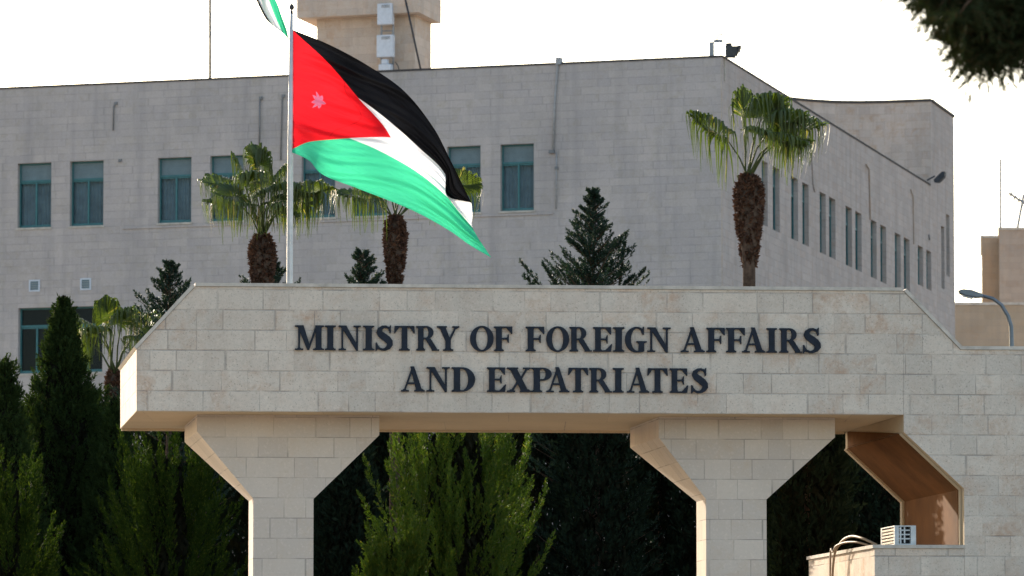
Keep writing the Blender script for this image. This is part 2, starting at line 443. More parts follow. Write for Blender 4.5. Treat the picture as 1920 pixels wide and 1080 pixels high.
# ------------------------------------------------------------------ raised lettering
def ell(cx, cy, rx, ry, a): a = math.radians(a); return (cx+rx*math.cos(a), cy+ry*math.sin(a))
class GL:
    def __init__(s): s.p = []
    def q(s, *pts): s.p.append(list(pts)); return s
    def rect(s, x0, y0, x1, y1): return s.q((x0,y0),(x1,y0),(x1,y1),(x0,y1))
    def serif(s, x0, x1, y, up, xs0, xs1, t=.06, br=.05):
        """flat serif x0..x1 at y with small brackets onto a stem xs0..xs1"""
        d = 1 if up else -1
        s.q(*( [(x0,y),(x1,y),(x1,y+d*t),(x0,y+d*t)] if up else [(x0,y+d*t),(x1,y+d*t),(x1,y),(x0,y)]))
        yy = y+d*t; y2 = y+d*(t+br)
        pts = [(max(x0, xs0-br), yy-d*.005), (min(x1, xs1+br), yy-d*.005), (xs1, y2), (xs0, y2)]
        if not up: pts = pts[::-1]
        s.q(*pts); return s
    def stem(s, x, w, sl=.09, sr=.09, y0=0., y1=1.):
        s.rect(x, y0, x+w, y1)
        s.serif(x-sl, x+w+sr, y0, True, x, x+w); s.serif(x-sl, x+w+sr, y1, False, x, x+w); return s
    def ring(s, o, i, a0, a1, n=18):
        """o,i = (cx,cy,rx,ry) outer and inner ellipse"""
        for k in range(n):
            p = a0+(a1-a0)*k/n; r = a0+(a1-a0)*(k+1)/n
            s.q(ell(*i, p), ell(*o, p), ell(*o, r), ell(*i, r))
        return s
    def path(s, pts):
        """variable width ribbon: (x, y, halfwidth)"""
        P = [Vector((x, y)) for x, y, _ in pts]; W = [w_ for _, _, w_ in pts]; L, R = [], []
        for i, p in enumerate(P):
            t = (P[min(i+1, len(P)-1)] - P[max(i-1, 0)]).normalized(); n = Vector((-t.y, t.x))
            L.append(p+n*W[i]); R.append(p-n*W[i])
        for i in range(len(P)-1): s.q(tuple(R[i]), tuple(R[i+1]), tuple(L[i+1]), tuple(L[i]))
        return s
SW = .225
def g_I(): return GL().stem(.09, SW, .09, .09)
def g_F(leg=False):
    g = GL(); g.stem(.08, SW, .08, .08)
    g.rect(.2, .94, .70, 1.0); g.q((.62,.94),(.52,.935),(.70,.72),(.70,.94)); g.q((.50,.935),(.70,.70),(.725,.70),(.72,1.0),(.68,1.0))
    g.rect(.28, .47, .50, .54); g.q((.50,.50),(.56,.34),(.585,.34),(.585,.68),(.56,.68),(.50,.52))
    if leg:
        g.rect(.2, 0, .72, .06); g.q((.50,.06),(.72,.0),(.765,.31),(.735,.31)); g.q((.5,.05),(.72,.05),(.735,.25))
    return g
def g_E(): return g_F(True)
def g_T():
    g = GL(); x = .30
    g.rect(x, 0, x+SW, 1); g.serif(x-.1, x+SW+.1, 0, True, x, x+SW)
    g.rect(.02, .935, .805, 1.0)
    g.q((.0,.70),(.03,.70),(.2,.94),(.02,1.0)); g.q((.805,1.0),(.625,.94),(.795,.70),(.825,.70)); return g
def g_D():
    g = GL(); g.stem(.08, SW, .08, .02)
    g.ring((.36,.5,.49,.5), (.36,.5,.245,.44), -90, 90, 22)
    g.rect(.2, 0, .37, .06); g.rect(.2, .94, .37, 1.0); return g
def g_P(r=False):
    g = GL(); g.stem(.08, SW, .08, .08 if not r else .07)
    g.ring((.40,.735,.33,.265), (.40,.735,.12,.205), -90, 90, 18)
    g.rect(.2, .94, .41, 1.0); g.rect(.2, .47, .41, .53); return g
def g_R():
    g = g_P(True)
    g.q((.40,.50),(.53,.47),(.56,.53),(.42,.53)); g.q((.36,.5),(.70,.0),(.93,.0),(.60,.5),(.55,.5)); g.rect(.66,0,.97,.055); return g
def g_O():
    return GL().ring((.45,.5,.45,.52), (.45,.5,.225,.455), 0, 360, 44)
def g_G():
    g = GL(); g.ring((.46,.5,.46,.52), (.50,.5,.265,.455), 48, 292, 34)
    g.q(*[(.52,-.02),(.74,.0),(.74,.06),(.52,.045)]); g.rect(.555, .02, .775, .42); g.rect(.46,.385,.88,.44)
    g.q((.555,.33),(.775,.33),(.83,.39),(.5,.39)); g.q((.70,.72),(.74,.70),(.765,.70),(.765,1.02),(.735,1.02),(.68,.86),(.60,.97)); return g
def g_N():
    g = GL(); g.rect(.12, 0, .19, 1.0); g.rect(.76, 0, .83, 1.0)
    g.q((.08,1.0),(.76,.0),(.83,.0),(.83,.07),(.33,1.0)) ; g.q((.10,.98),(.76,-.02),(.83,-.02),(.83,.16),(.31,1.0),(.10,1.0))
    g.serif(.0, .31, 0, True, .12, .19); g.serif(.0, .2, 1, False, .12, .19); g.serif(.64, .95, 1, False, .76, .83); return g
def g_M():
    g = GL(); g.rect(.13, 0, .20, 1.0); g.rect(.84, 0, 1.07, 1.0)
    g.q((.09,1.0),(.50,.0),(.56,.0),(.62,.12),(.34,1.0)); g.q((.50,.0),(.57,.0),(.93,1.0),(.84,1.0))
    g.serif(.0, .33, 0, True, .13, .20); g.serif(.0, .25, 1, False, .13, .20); g.serif(.74, 1.17, 0, True, .84, 1.07); g.serif(.82, 1.17, 1, False, .86, 1.07); return g
def g_A():
    g = GL(); g.q((.09,.0),(.16,.0),(.48,.90),(.43,1.0)); g.q((.37,1.02),(.62,.0),(.86,.0),(.52,1.02)); 
    g.rect(.24, .30, .66, .37); g.serif(.0, .31, 0, True, .10, .17); g.serif(.53, .95, 0, True, .62, .86); return g
def g_X():
    g = GL(); g.q((.08,1.0),(.58,.0),(.85,.0),(.35,1.0)); g.q((.12,.0),(.21,.0),(.46,.42),(.42,.52)); g.q((.52,.58),(.56,.50),(.84,1.0),(.75,1.0))
    g.serif(.0, .31, 0, True, .12, .2); g.serif(.50, .93, 0, True, .58, .85); g.serif(.0, .43, 1, False, .1, .35); g.serif(.62, .92, 1, False, .75, .83); return g
def g_Y():
    g = GL(); g.rect(.36, 0, .36+SW, .47); g.serif(.26, .69, 0, True, .36, .36+SW)
    g.q((.36,.40),(.585,.40),(.34,1.0),(.08,1.0)); g.q((.47,.42),(.585,.44),(.86,1.0),(.78,1.0))
    g.serif(.0, .42, 1, False, .1, .34); g.serif(.66, .95, 1, False, .78, .86); return g
def g_S():
    g = GL()
    g.path([(.585,.74,.015),(.56,.84,.035),(.50,.92,.04),(.40,.965,.05),(.29,.945,.065),(.19,.86,.085),(.165,.755,.105),(.22,.655,.125),(.34,.555,.135),(.46,.455,.135),(.545,.35,.12),(.56,.235,.105),(.50,.12,.085),(.39,.045,.06),(.27,.035,.045),(.16,.09,.04),(.09,.19,.035),(.065,.30,.012)])
    g.q((.555,.70),(.585,.70),(.60,1.02),(.575,1.02),(.5,.9)); g.q((.035,-.02),(.06,-.02),(.14,.10),(.07,.32),(.04,.32)); return g
GLY = dict(I=g_I, F=g_F, E=g_E, T=g_T, D=g_D, P=g_P, R=g_R, O=g_O, G=g_G, N=g_N, M=g_M, A=g_A, X=g_X, Y=g_Y, S=g_S)
L1 = [('M',552.8,607),('I',609,629),('N',634.7,676),('I',680.6,701.3),('S',704,736),('T',738.8,777.2),('R',780,823),('Y',819,860.6),
      ('O',881,925),('F',926,960),('F',985.4,1020),('O',1023.8,1066.5),('R',1067.5,1109),('E',1111.9,1147),('I',1149.3,1170),('G',1171.6,1212),('N',1213.5,1256.8),
      ('A',1275.8,1320.5),('F',1324,1358.3),('F',1361,1396),('A',1391,1434),('I',1437,1456),('R',1461,1503.5),('S',1505,1538)]
L2 = [('A',751.9,796),('N',799.7,842.8),('D',846.6,890.3),('E',913,948.3),('X',950.4,995),('P',996,1033.8),('A',1024,1067),('T',1064.8,1102),
      ('R',1104.6,1146.6),('I',1148.6,1168.6),('A',1175,1216.5),('T',1213.2,1251),('E',1255.2,1289.5),('S',1295.3,1326.5)]
ins = empty('wall_inscription', pt(960, 660)); tag(ins, 'dark blue raised serif capitals in two rows across the limestone beam', 'inscription')
letters_cache = {}
def place_letter(ch, x0, x1, zlo, zhi):
    g = GLY[ch]()
    a, b = gpt(x0, 650), gpt(x1, 650); wdt = (b-a).dot(G); ht = zhi-zlo
    xs = [p[0] for q in g.p for p in q]; mn, mx = min(xs), max(xs); kx = wdt/(mx-mn)
    vs = []; fs = []
    for q in g.p:
        k = len(vs); qq = [((p[0]-mn)*kx, p[1]*ht) for p in q]
        ar = sum(qq[i][0]*qq[(i+1)%len(qq)][1]-qq[(i+1)%len(qq)][0]*qq[i][1] for i in range(len(qq)))
        if ar < 0: qq = qq[::-1]
        vs += [Vector(p) for p in qq]; fs.append(list(range(k, k+len(qq))))
    ov, oe, of, _, _, src = delaunay_2d_cdt(vs, [], fs, 0, 1e-4)
    of = [f for f, k in zip(of, src) if len(k)]
    cnt = {}
    for f in of:
        for i in range(len(f)):
            e = (f[i], f[(i+1) % len(f)]); cnt[e] = 1
    org = Vector((a.x, a.y, zlo)); t = .045
    F_ = [org + G*v.x + Z*v.y - D*t for v in ov]; B_ = [org + G*v.x + Z*v.y + D*.002 for v in ov]
    n = len(F_); faces = [tuple(f) for f in of] + [tuple(n+i for i in reversed(f)) for f in of]
    for (i, j) in cnt:
        if (j, i) not in cnt: faces.append((j, i, n+i, n+j))
    me = MB(); me.add(F_+B_, faces)
    o = me.build('letter', M['letter'], ins, uv=False); o['label'] = 'letter ' + ch
for ch, x0, x1 in L1: place_letter(ch, x0, x1, gpt(1000, 659.0).z, gpt(1000, 612.8).z)
for ch, x0, x1 in L2: place_letter(ch, x0, x1, gpt(1000, 735.5).z, gpt(1000, 689.5).z)

# ------------------------------------------------------------------ main building
B0 = at(1358, 1370, 160.0); B0.z = 0
bz = hit(1358, 107, B0, BF).z
bp = lambda px, py: hit(px, py, B0, BF)
sp_ = lambda px, py: hit(px, py, B0, BS)
sF = lambda px: (bp(px, 500) - B0).dot(BF)          # metres along the front from the corner
sS = lambda px: (sp_(px, 500) - B0).dot(BS)
bld = empty('ministry_building', B0)
tag(bld, 'large grey limestone office building with teal windows behind the gate', 'building')

def wall_with_holes(name, O, d, nin, L, H, holes, mat, parent, depth=.24, z0=0.):
    """vertical wall starting at O along d, nin points into the house; holes = (s0,s1,z0,z1)"""
    xs = sorted({0., L} | {h[0] for h in holes} | {h[1] for h in holes}); zs_ = sorted({z0, H} | {h[2] for h in holes} | {h[3] for h in holes})
    m = MB()
    P = lambda s, z, k=0.: Vector((O.x, O.y, 0)) + d*s + nin*k + Z*z
    for i in range(len(xs)-1):
        for j in range(len(zs_)-1):
            cx, cz = (xs[i]+xs[i+1])/2, (zs_[j]+zs_[j+1])/2
            if any(h[0] < cx < h[1] and h[2] < cz < h[3] for h in holes): continue
            m.add([P(xs[i],zs_[j]), P(xs[i+1],zs_[j]), P(xs[i+1],zs_[j+1]), P(xs[i],zs_[j+1])], [(0,1,2,3)])
    for a, b, c, e in holes:
        for q in (((a,c),(b,c)), ((b,c),(b,e)), ((b,e),(a,e)), ((a,e),(a,c))):
            (x0, y0), (x1, y1) = q
            m.add([P(x0,y0), P(x1,y1), P(x1,y1,depth), P(x0,y0,depth)], [(0,1,2,3)])
    me = bpy.data.meshes.new(name); off = wloc(parent)
    me.from_pydata([tuple(Vector(v)-off) for v in m.v], [], m.f); me.materials.append(mat)
    l = me.uv_layers.new(name='uv')
    for lo in me.loops:
        c = me.vertices[lo.vertex_index].co + off
        l.data[lo.index].uv = (c.x*d.x + c.y*d.y, c.z)
    for p in me.polygons:      # reveals: keep their joints running back
        n = p.normal
        if abs(n.dot(nin)) < .5 and abs(n.z) < .5:
            for li in p.loop_indices:
                c = me.vertices[me.loops[li].vertex_index].co + off; l.data[li].uv = (c.x*nin.x+c.y*nin.y, c.z)
    o = bpy.data.objects.new(name, me); COL.objects.link(o); o.parent = parent
    return o
NIF = Vector((-BF.y, BF.x, 0)); NIF = NIF if NIF.y > 0 else -NIF
NIS = Vector((BS.y, -BS.x, 0)); NIS = NIS if NIS.x < 0 else -NIS
LF = sF(-420); LS = sS(1745); LE = sS(1790)
# window heights from the photograph
zwt, zwb = bp(970, 270).z, bp(970, 395).z
zgt, zgb = bp(65, 577).z, bp(65, 700).z
front = []
for a in (32, 130, 295, 393, 565, 663, 838, 938):
    front.append((sF(a+63), sF(a), zwb, zwt))
lower = []
for a in (35, 130, 295, 393, 565, 663, 838, 938): lower.append((sF(a+63), sF(a), zgb, zgt))
for a in (-140, -240): front.append((sF(a+63), sF(a), zwb, zwt)); lower.append((sF(a+63), sF(a), zgb, zgt))
wf = wall_with_holes('front_wall', B0, BF, NIF, LF, bz, front+lower, M['building'], bld)
side = []
sw = [(1429,1440),(1449.5,1462.5),(1484,1497),(1505,1517),(1537.5,1549),(1555,1567),(1586,1598),(1604,1616),(1633,1644),(1651,1662),(1678,1689),(1695,1706)]
szt, szb = sp_(1484, 330).z, sp_(1484, 447).z
for a, b in sw: side.append((sS(a), sS(b), szb, szt))
s2t, s2b = sp_(1721, 459).z, sp_(1721, 533).z
for a, b in ((1721,1731),(1737,1746)): side.append((sS(a), sS(b), s2b, s2t))
s3t, s3b = sp_(1774.5, 401).z, sp_(1774.5, 517).z
for a, b in ((1765,1771),(1774.5,1781)):
    side.append((sS(a), sS(b), sp_(a, 423 if a < 1770 else 401).z, sp_(a, 423 if a < 1770 else 401).z) )
side = side[:-2]
for (a, b, t_, b_) in ((1765,1771,423,540), (1774.5,1781,401,516)): side.append((sS(a), sS(b), sp_(a, b_).z, sp_(a, t_).z))
ws = wall_with_holes('side_wall', B0, BS, NIS, LE, bz, side, M['building_side'], bld)
# rear walls, roof deck and the taller wing at the far end of the side
m = MB()
c0 = B0.copy(); cF = B0 + BF*LF; cS = B0 + BS*LE; cB = cF + BS*30.0
m.add([cF, cB, cB+Z*bz, cF+Z*bz], [(0,1,2,3)]); m.add([cB, cS, cS+Z*bz, cB+Z*bz], [(0,1,2,3)])
rb = m.build('rear_wall', M['building'], bld)
m = MB(); q = Z*(bz-.7)
ins1 = [c0+NIF*.01+NIS*.01+q, cF+NIF*.01+q, cB+q, cS+NIS*.01+q]; m.add(ins1, [(0,1,2,3)]); m.build('roof_deck', M['coping'], bld)
def parapet(p, q_, nin, z, mb, t=.06, wd=.35, o=.02):
    mb.box(p - nin*o + Z*(z+.002), q_-p, nin*(wd+o), Z*t)
m = MB(); parapet(c0-BF*0, cF, NIF, bz, m); parapet(c0+BS*.32, B0+BS*LS, NIS, bz, m); m.build('roof_flashing', M['metalcap'], bld)
m = MB(); m.box(c0+NIF*.3+Z*(bz-.7), BF*LF, NIF*.05, Z*.69); m.box(c0+NIS*.3+BS*.4+Z*(bz-.7), BS*(LS-.4), NIS*.05, Z*.69)
m.build('parapet_lining', M['coping'], bld)
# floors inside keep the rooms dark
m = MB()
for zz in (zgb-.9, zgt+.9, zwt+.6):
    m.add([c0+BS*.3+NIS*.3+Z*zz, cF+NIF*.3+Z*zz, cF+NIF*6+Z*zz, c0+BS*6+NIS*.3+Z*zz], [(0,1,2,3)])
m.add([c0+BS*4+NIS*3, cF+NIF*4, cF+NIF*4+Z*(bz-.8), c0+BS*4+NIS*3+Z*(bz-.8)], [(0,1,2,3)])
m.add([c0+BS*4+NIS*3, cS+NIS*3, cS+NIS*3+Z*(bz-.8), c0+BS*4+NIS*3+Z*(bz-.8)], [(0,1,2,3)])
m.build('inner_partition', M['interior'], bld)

# windows
def window(O, d, nin, s0, s1, z0, z1, curt=.6, narrow=False, seed=0, lab=None, shut=True):
    rnd = random.Random(seed)
    if s1 < s0: s0, s1 = s1, s0
    W, H = s1-s0, z1-z0; P = lambda s, z, k=0.: Vector((O.x, O.y, 0)) + d*(s0+s) + nin*k + Z*(z0+z)
    f = .045 if not narrow else .05; dp = .15
    m = MB(); tr = H*.71; T = nin*.05
    m.box(P(.004,.004,dp), d*(W-.008), T, Z*f); m.box(P(.004,H-f-.004,dp), d*(W-.008), T, Z*f)
    m.box(P(.004,f+.004,dp), d*f, T, Z*(H-2*f-.008)); m.box(P(W-f-.004,f+.004,dp), d*f, T, Z*(H-2*f-.008))
    m.box(P(f+.004,tr,dp-.012), d*(W-2*f-.008), T*1.2, Z*.06)
    if not narrow:
        m.box(P(W/2-.03,f+.004,dp+.004), d*.06, T, Z*(tr-f-.004))
        for x in (f+.006, W/2+.032):   # sash frames
            ww = W/2-.03-f-.012; m.box(P(x,f+.006,dp+.012), d*ww, T*.6, Z*.045); m.box(P(x,tr-.05,dp+.012), d*ww, T*.6, Z*.045)
    fr = m.build('window', M['teal'], bld, uv=False)
    if lab: fr['label'] = lab
    m = MB(); m.box(P(f+.004,f+.004,dp+.035), d*(W-2*f-.008), nin*.006, Z*(tr-f-.006)); m.build('pane', M['glass'], fr, uv=False)
    m = MB(); x0 = f+.006; n = 7
    hh = (H-f-tr-.07)
    if not shut: m.box(P(x0,tr+.064,dp+.03), d*(W-2*f-.012), nin*.006, Z*hh)
    for i in range(n if shut else 0): m.box(P(x0,tr+.064+hh*i/n,dp+.03+.004*(i%2)), d*(W-2*f-.012), nin*.01, Z*(hh/n-.003))
    m.build('shutter_panel' if shut else 'top_pane', M['shutter'] if shut else M['glass'], fr, uv=False)
    if curt > 0:
        m = MB(); n = 44; amp = .022; segs = [(.02, W/2-.02)] if rnd.random() < .12 and not narrow else [(.02, W-.02)]
        for a, b in segs:
            vs, fs = [], []
            for i in range(n+1):
                s = a+(b-a)*i/n; y = amp*math.sin(i*1.35+rnd.random()*.5)+.01*math.sin(i*.4)
                vs += [P(s,.02,dp+.16+y), P(s,tr+.05,dp+.16+y*.7)]
                if i: fs.append((2*i-2, 2*i, 2*i+1, 2*i-1))
            m.add(vs, fs)
        m.build('curtain', M['curtain'], fr, uv=False, smooth=True)
    return fr
for i, h in enumerate(front): window(B0, BF, NIF, *h, seed=i+3)
for i, h in enumerate(lower): window(B0, BF, NIF, *h, curt=0 if i < 2 else 1, seed=i+40, shut=i > 1)
for i, h in enumerate(side): window(B0, BS, NIS, *h, narrow=True, curt=1 if i % 3 else 0, seed=i+80)
# sills, ledge
for a, b, c, e in front+lower:
    m = MB()
    lo, hi = min(a,b), max(a,b); m.box(B0+BF*(lo-.04)-NIF*.03+Z*(c-.06), BF*(hi-lo+.08), NIF*.03, Z*.055)
    m.build('window_sill', M['coping'], bld)
m = MB(); zz = bp(1035, 402).z
m.box(B0+BF*sF(1037)-NIF*.035+Z*zz, BF*(sF(230)-sF(1037)), NIF*.034, Z*.05)
m.build('wall_ledge', M['building'], bld)
# vents
for a, y in ((55, 536), (151, 533)):
    s = sF(a+20); z0 = bp(a, y+11).z; wd = sF(a)-s; hh = bp(a, y-11).z - z0
    m = MB(); o = B0+BF*s-NIF*.02+Z*z0; t = .045
    m.box(o, BF*wd, NIF*.019, Z*t); m.box(o+Z*(hh-t), BF*wd, NIF*.019, Z*t); m.box(o+Z*t, BF*t, NIF*.019, Z*(hh-2*t)); m.box(o+BF*(wd-t)+Z*t, BF*t, NIF*.019, Z*(hh-2*t))
    v = m.build('wall_vent', M['whitebox'], bld, uv=False)
    m = MB()
    for i in range(4): m.box(o+BF*t+NIF*.008+Z*(t+.01+(hh-2*t)*i/4), BF*(wd-2*t), NIF*.008, Z*((hh-2*t)/4-.012))
    m.build('vent_slat', M['shutter'], v, uv=False)
# pipes and conduits fixed to the front
def fpt(px, py, k): return bp(px, py) - NIF*k
def pipe(pts, r, mat, name='wall_conduit'):
    m = MB(); m.tube([fpt(x, y, r+.012) for x, y in pts], r, 7); return m.build(name, mat, bld, uv=False, smooth=True)
pipe([(1050,112),(1047,118),(1041,190),(1038,280)], .035, M['pipe'], 'drain_pipe'); pipe([(1044,287),(1043,392)], .018, M['pipe'], 'drain_pipe')
m = MB(); m.box(fpt(1031,288,.12), -BF*.17, NIF*.11, Z*.10); m.build('junction_box', M['conduit'], bld, uv=False)
m = MB(); m.box(fpt(1044,122,.12)+Z*.0, -BF*.15, NIF*.25, Z*.22); m.build('junction_box', M['pipe'], bld, uv=False)
for pts in ([(488,183),(487,272)], [(531,180),(530,185),(527,300)], [(217,193),(214,200),(213,245)]):
    pipe(pts, .022, M['conduit'])
for x, y in ((218,194),(226,301),(490,184),(532,180),(1044,315)):
    m = MB(); m.box(fpt(x-3,y+3,.06), -BF*.10, NIF*.055, Z*.09); m.build('cable_clip', M['conduit'], bld, uv=False)
def spipe(pts, r, mat, name='wall_conduit'):
    m = MB(); m.tube([sp_(x, y) - NIS*(r+.012) for x, y in pts], r, 7); return m.build(name, mat, bld, uv=False, smooth=True)
spipe([(1520,285),(1523,345),(1526,360)], .02, M['building_side']); spipe([(1622,308),(1628,318),(1630,412)], .025, M['tower']); spipe([(1706,355),(1711,370),(1712,458)], .02, M['tower']); spipe([(1740,440),(1741,450)], .03, M['conduit'])
# vertical movement joint on the corner
m = MB(); m.box(B0 - NIS*.004 + BS*.0 - NIF*.004 + BF*.015, BF*.025, NIF*.0035, Z*bz); m.build('corner_joint', M['tower'], bld)

# taller wing at the end
wz = hit(1745, 190, B0, BS).z
yk = lambda px, py, Y0=None: at(px, py, 1.0)
PW = sp_(1745, 190); pts = [PW]
for px, py in ((1700,191.8),(1658,193.2),(1610,194),(1565,193.4),(1525,191),(1489,187.8),(1450,183)):
    r = ray(px, py); k = (wz-EYE)/r.z; p = Vector((0,0,EYE)) + r*k; pts.append(p)
m = MB()
for a, b in zip(pts[:-1], pts[1:]):
    a0, b0 = Vector((a.x,a.y,bz-.7)), Vector((b.x,b.y,bz-.7)); m.add([a0, b0, Vector(b), Vector(a)], [(0,1,2,3)])
m.build('wing_front_wall', M['wing'], bld)
m = MB(); e0, e1 = Vector((PW.x,PW.y,0)), B0+BS*LE
m.add([e0+Z*bz, e1+Z*bz, e1+Z*wz, e0+Z*wz], [(0,1,2,3)])
far = e1 + (-BS.cross(Z)).normalized()*0 + NIS*12
m.add([e1+Z*bz, far+Z*bz, far+Z*wz, e1+Z*wz], [(0,1,2,3)])
m.build('wing_side_wall', M['building_side'], bld)
m = MB(); 
l_ = [Vector((p.x,p.y,wz-.2)) for p in pts]; m.add(l_+[far+Z*(wz-.2), e1+Z*(wz-.2)], [tuple(range(len(l_)+2))]); m.build('wing_roof', M['coping'], bld)
m = MB()
for a, b in zip(pts[:-1], pts[1:]):
    dd = (b-a); nn = Vector((-dd.y, dd.x, 0)).normalized(); nn = nn if nn.y > 0 else -nn
    m.box(a-nn*.05+Z*.002, dd, nn*.3, Z*.10)
m.box(e0-NIS*.05+BS*.26+Z*(wz+.002), (e1-e0)-BS*.26, NIS*.3, Z*.10); m.build('wing_flashing', M['metalcap'], bld)

# ------------------------------------------------------------------ roof tower
TY = 173.0
T0 = at(785, 22.5, TY); tz0 = T0.z; T0 = Vector((T0.x, T0.y, 0))
tp = lambda px: hit(px, 100, T0, BF); ts = lambda px: hit(px, 100, T0, BS)
tw = (tp(556)-T0).dot(BF); td = (ts(827)-T0).dot(BS)
tow = empty('roof_tower', T0 + Z*(bz-.7)); tag(tow, 'square tan stone roof tower with an overhanging cap, above the grey building', 'tower')
m = MB(); m.box(T0+Z*tz0, BF*tw, BS*td, Z*(1.75)); m.build('cap_slab', M['tower'], tow)
ins_ = .62; dS = .55
S0 = T0 + BS*dS + BF*.28
sw_ = (hit(594,100,S0,BF)-S0).dot(BF); 
m = MB(); m.box(S0+Z*(bz-.75), BF*sw_, BS*(td-dS*1.5), Z*(tz0-bz+.748)); m.build('shaft', M['tower'], tow)
# antenna cabinets in front of the tower
TC = T0 + BS*(.0) - NIF*.1
cabs = [(707,735,7,45),(706,736,66,106)]
cq = lambda px, py: hit(px, py, TC, BF)
for i, (a, b, y0, y1) in enumerate(cabs):
    p = cq(b, y1); q = cq(a, y0); wd = (q-p).dot(BF); hh = q.z-p.z
    e = empty('antenna_cabinet', p); tag(e, ['white equipment cabinet high on the roof mast, near the top of the tower', 'white equipment cabinet lower on the roof mast, just above the parapet'][i], 'cabinet', 'white cabinets on the roof mast')
    m = MB(); m.box(p, BF*wd, NIF*.22, Z*hh); m.build('casing', M['whitebox'], e, bevel=.015)
    m = MB()
    for j in range(3): m.box(p+BF*wd*.15-NIF*.012+Z*(hh*.80+j*.035), BF*wd*.55, NIF*.012, Z*.018)
    m.build('vent_grille', M['greymetal'], e)
e = empty('roof_mast', cq(721, 130)); tag(e, 'twin-post steel mast carrying white cabinets in front of the tower', 'mast')
for dx in (710, 732):
    m = MB(); p, q = cq(dx, 134)+NIF*.26, cq(dx, -60)+NIF*.26; m.tube([p-Z*.4, q], .035, 8); m.build('post', M['greymetal'], e, smooth=True)
m = MB()
for y in (118, 100, 56, 2, -30): m.tube([cq(709,y)+NIF*.26, cq(733,y)+NIF*.26], .02, 6)
m.build('cross_bar', M['greymetal'], e)
e = cq(732,131); m = MB(); m.box(e, BF*.42, NIF*.3, Z*.20); m.box(e+Z*.203+BF*.12, BF*.2, NIF*.2, Z*.16)
tag(m.build('roof_box', M['whitebox'], None, bevel=.015, loc=e), 'small white box at the foot of the roof mast', 'box')
m = MB(); m.tube([cq(791,132)+NIF*.1-Z*.3, cq(752,-30)+NIF*.1], .032, 8); p = cq(791,132)
tag(m.build('stay_pole', M['darkmetal'], None, uv=False, smooth=True, loc=p), 'dark slanting stay pole leaning across the tower', 'pole')
m = MB(); m.tube([cq(737,115)+NIF*.2, cq(742,122)+NIF*.2, cq(748,134)+NIF*.2-Z*.2], .016, 6)
tag(m.build('slack_cable', M['darkmetal'], None, uv=False, loc=cq(748,134)), 'short slack cable running down beside the roof box', 'cable')

# CCTV camera on a bracket on the roof corner
c = lambda px, py, k=.15: hit(px, py, B0+NIF*k, BF)
root = empty('security_camera', c(1333,105)); tag(root, 'grey security camera with sunshield on the roof corner bracket', 'camera')
m = MB(); m.box(c(1337,106)-Z*.05, BF*.12, NIF*.12, Z*.50); m.box(c(1354,79), BF*.27, NIF*.09, Z*.09); m.build('bracket', M['greymetal'], root)
m = MB(); pa_ = [c(1351+7*math.cos(a), 76-12*math.sin(a)) for a in np.linspace(math.pi, -0.3, 12)]; m.tube(pa_, .022, 6); m.build('cable', M['greymetal'], root, smooth=True)
m = MB(); m.box(c(1370,86), BF*.16, NIF*.14, Z*.09); m.build('pan_head', M['darkmetal'], root)
m = MB(); f0 = [c(1360,86), c(1386,86), c(1382,96), c(1378,104), c(1360,104)]; m.prism(f0, NIF*.22); m.build('housing', plain('camera_housing', (.07,.07,.065), .8, spec=.1), root)
m = MB(); m.prism([c(1359,104), c(1376,104), c(1376,107.5), c(1361,107.5)], NIF*.2); m.prism([c(1383,85), c(1387,85), c(1383,97), c(1380,97)], NIF*.23); m.build('lens_hood', M['darkmetal'], root)
# floodlight
fl = sp_(1738, 338); root = empty('floodlight', fl); tag(root, 'dark floodlight on the roof edge where the taller wing begins', 'floodlight')
m = MB(); m.tube([fl, fl+Z*.15-NIS*.3], .03, 8); m.build('bracket', M['darkmetal'], root)
m = MB(); h0 = fl-NIS*.25+Z*.02; m.prism([h0, h0+Vector((.30,0,.30)), h0+Vector((.42,0,.30)), h0+Vector((.40,0,.12)), h0+Vector((.18,0,-.10)), h0+Vector((.02,0,-.09))], BS*.35); m.build('lamp_housing', M['darkmetal'], root)
# thin rod on the wing
m = MB(); p = sp_(1752,192); m.tube([Vector((p.x,p.y,wz)), Vector((p.x,p.y,wz+.35))], .015, 6); tag(m.build('lightning_rod', M['greymetal'], None, uv=False, loc=(p.x,p.y,wz)), 'short thin rod on the corner of the tall wing', 'rod')

# ------------------------------------------------------------------ far buildings, lamp, antennas on the right
def block(name, px0, px1, ytop, Y, dirn, mat, depth, lab, zbot=0):
    p0 = at(px0, ytop, Y); O = Vector((p0.x, p0.y, 0)); q = hit(px1, ytop, O, dirn)
    L = (q-O).dot(dirn); n = Vector((O.x, O.y, 0)).normalized()
    e = empty(name, O); tag(e, lab, 'building')
    m = MB(); m.box(O, dirn*L, n*depth, Z*(p0.z)); m.build('wall', mat, e)
    m = MB(); m.box(O-n*.05-dirn*.05+Z*(p0.z+.003), dirn*(L+.1), n*(depth+.1), Z*.12); m.build('roof_edge', M['metalcap'] if mat is M['building_side'] else M['coping'], e)
    return O, p0.z, n
X = Vector((1,0,0))
O1, z1_, n1 = block('far_building', 1873, 2300, 431, 262.0, X, M['far_dim'], 14, 'taller tan building far behind the street lamp, carrying the thin mast')
O2, z2_, n2 = block('far_building', 1840, 1885, 446, 268.0, X, M['far'], 10, 'narrow tan block just beside the taller far building')
O3, z3_, n3 = block('low_wing', 1780, 2300, 572, 236.0, X, M['far'], 9, 'low cream stone wing behind the street lamp pole')
m = MB(); p = at(1876, 431, 262.5); m.tube([p-Z*.1, at(1876, 298, 262.5)], .06, 6); tag(m.build('radio_mast', M['greymetal'], None, uv=False, loc=p), 'thin pale mast rising from the tan building at the far right', 'mast')
p = at(1906, 431, 263); root = empty('dish_antenna', p); tag(root, 'spindly antenna on a leaning rod at the right picture edge', 'antenna')
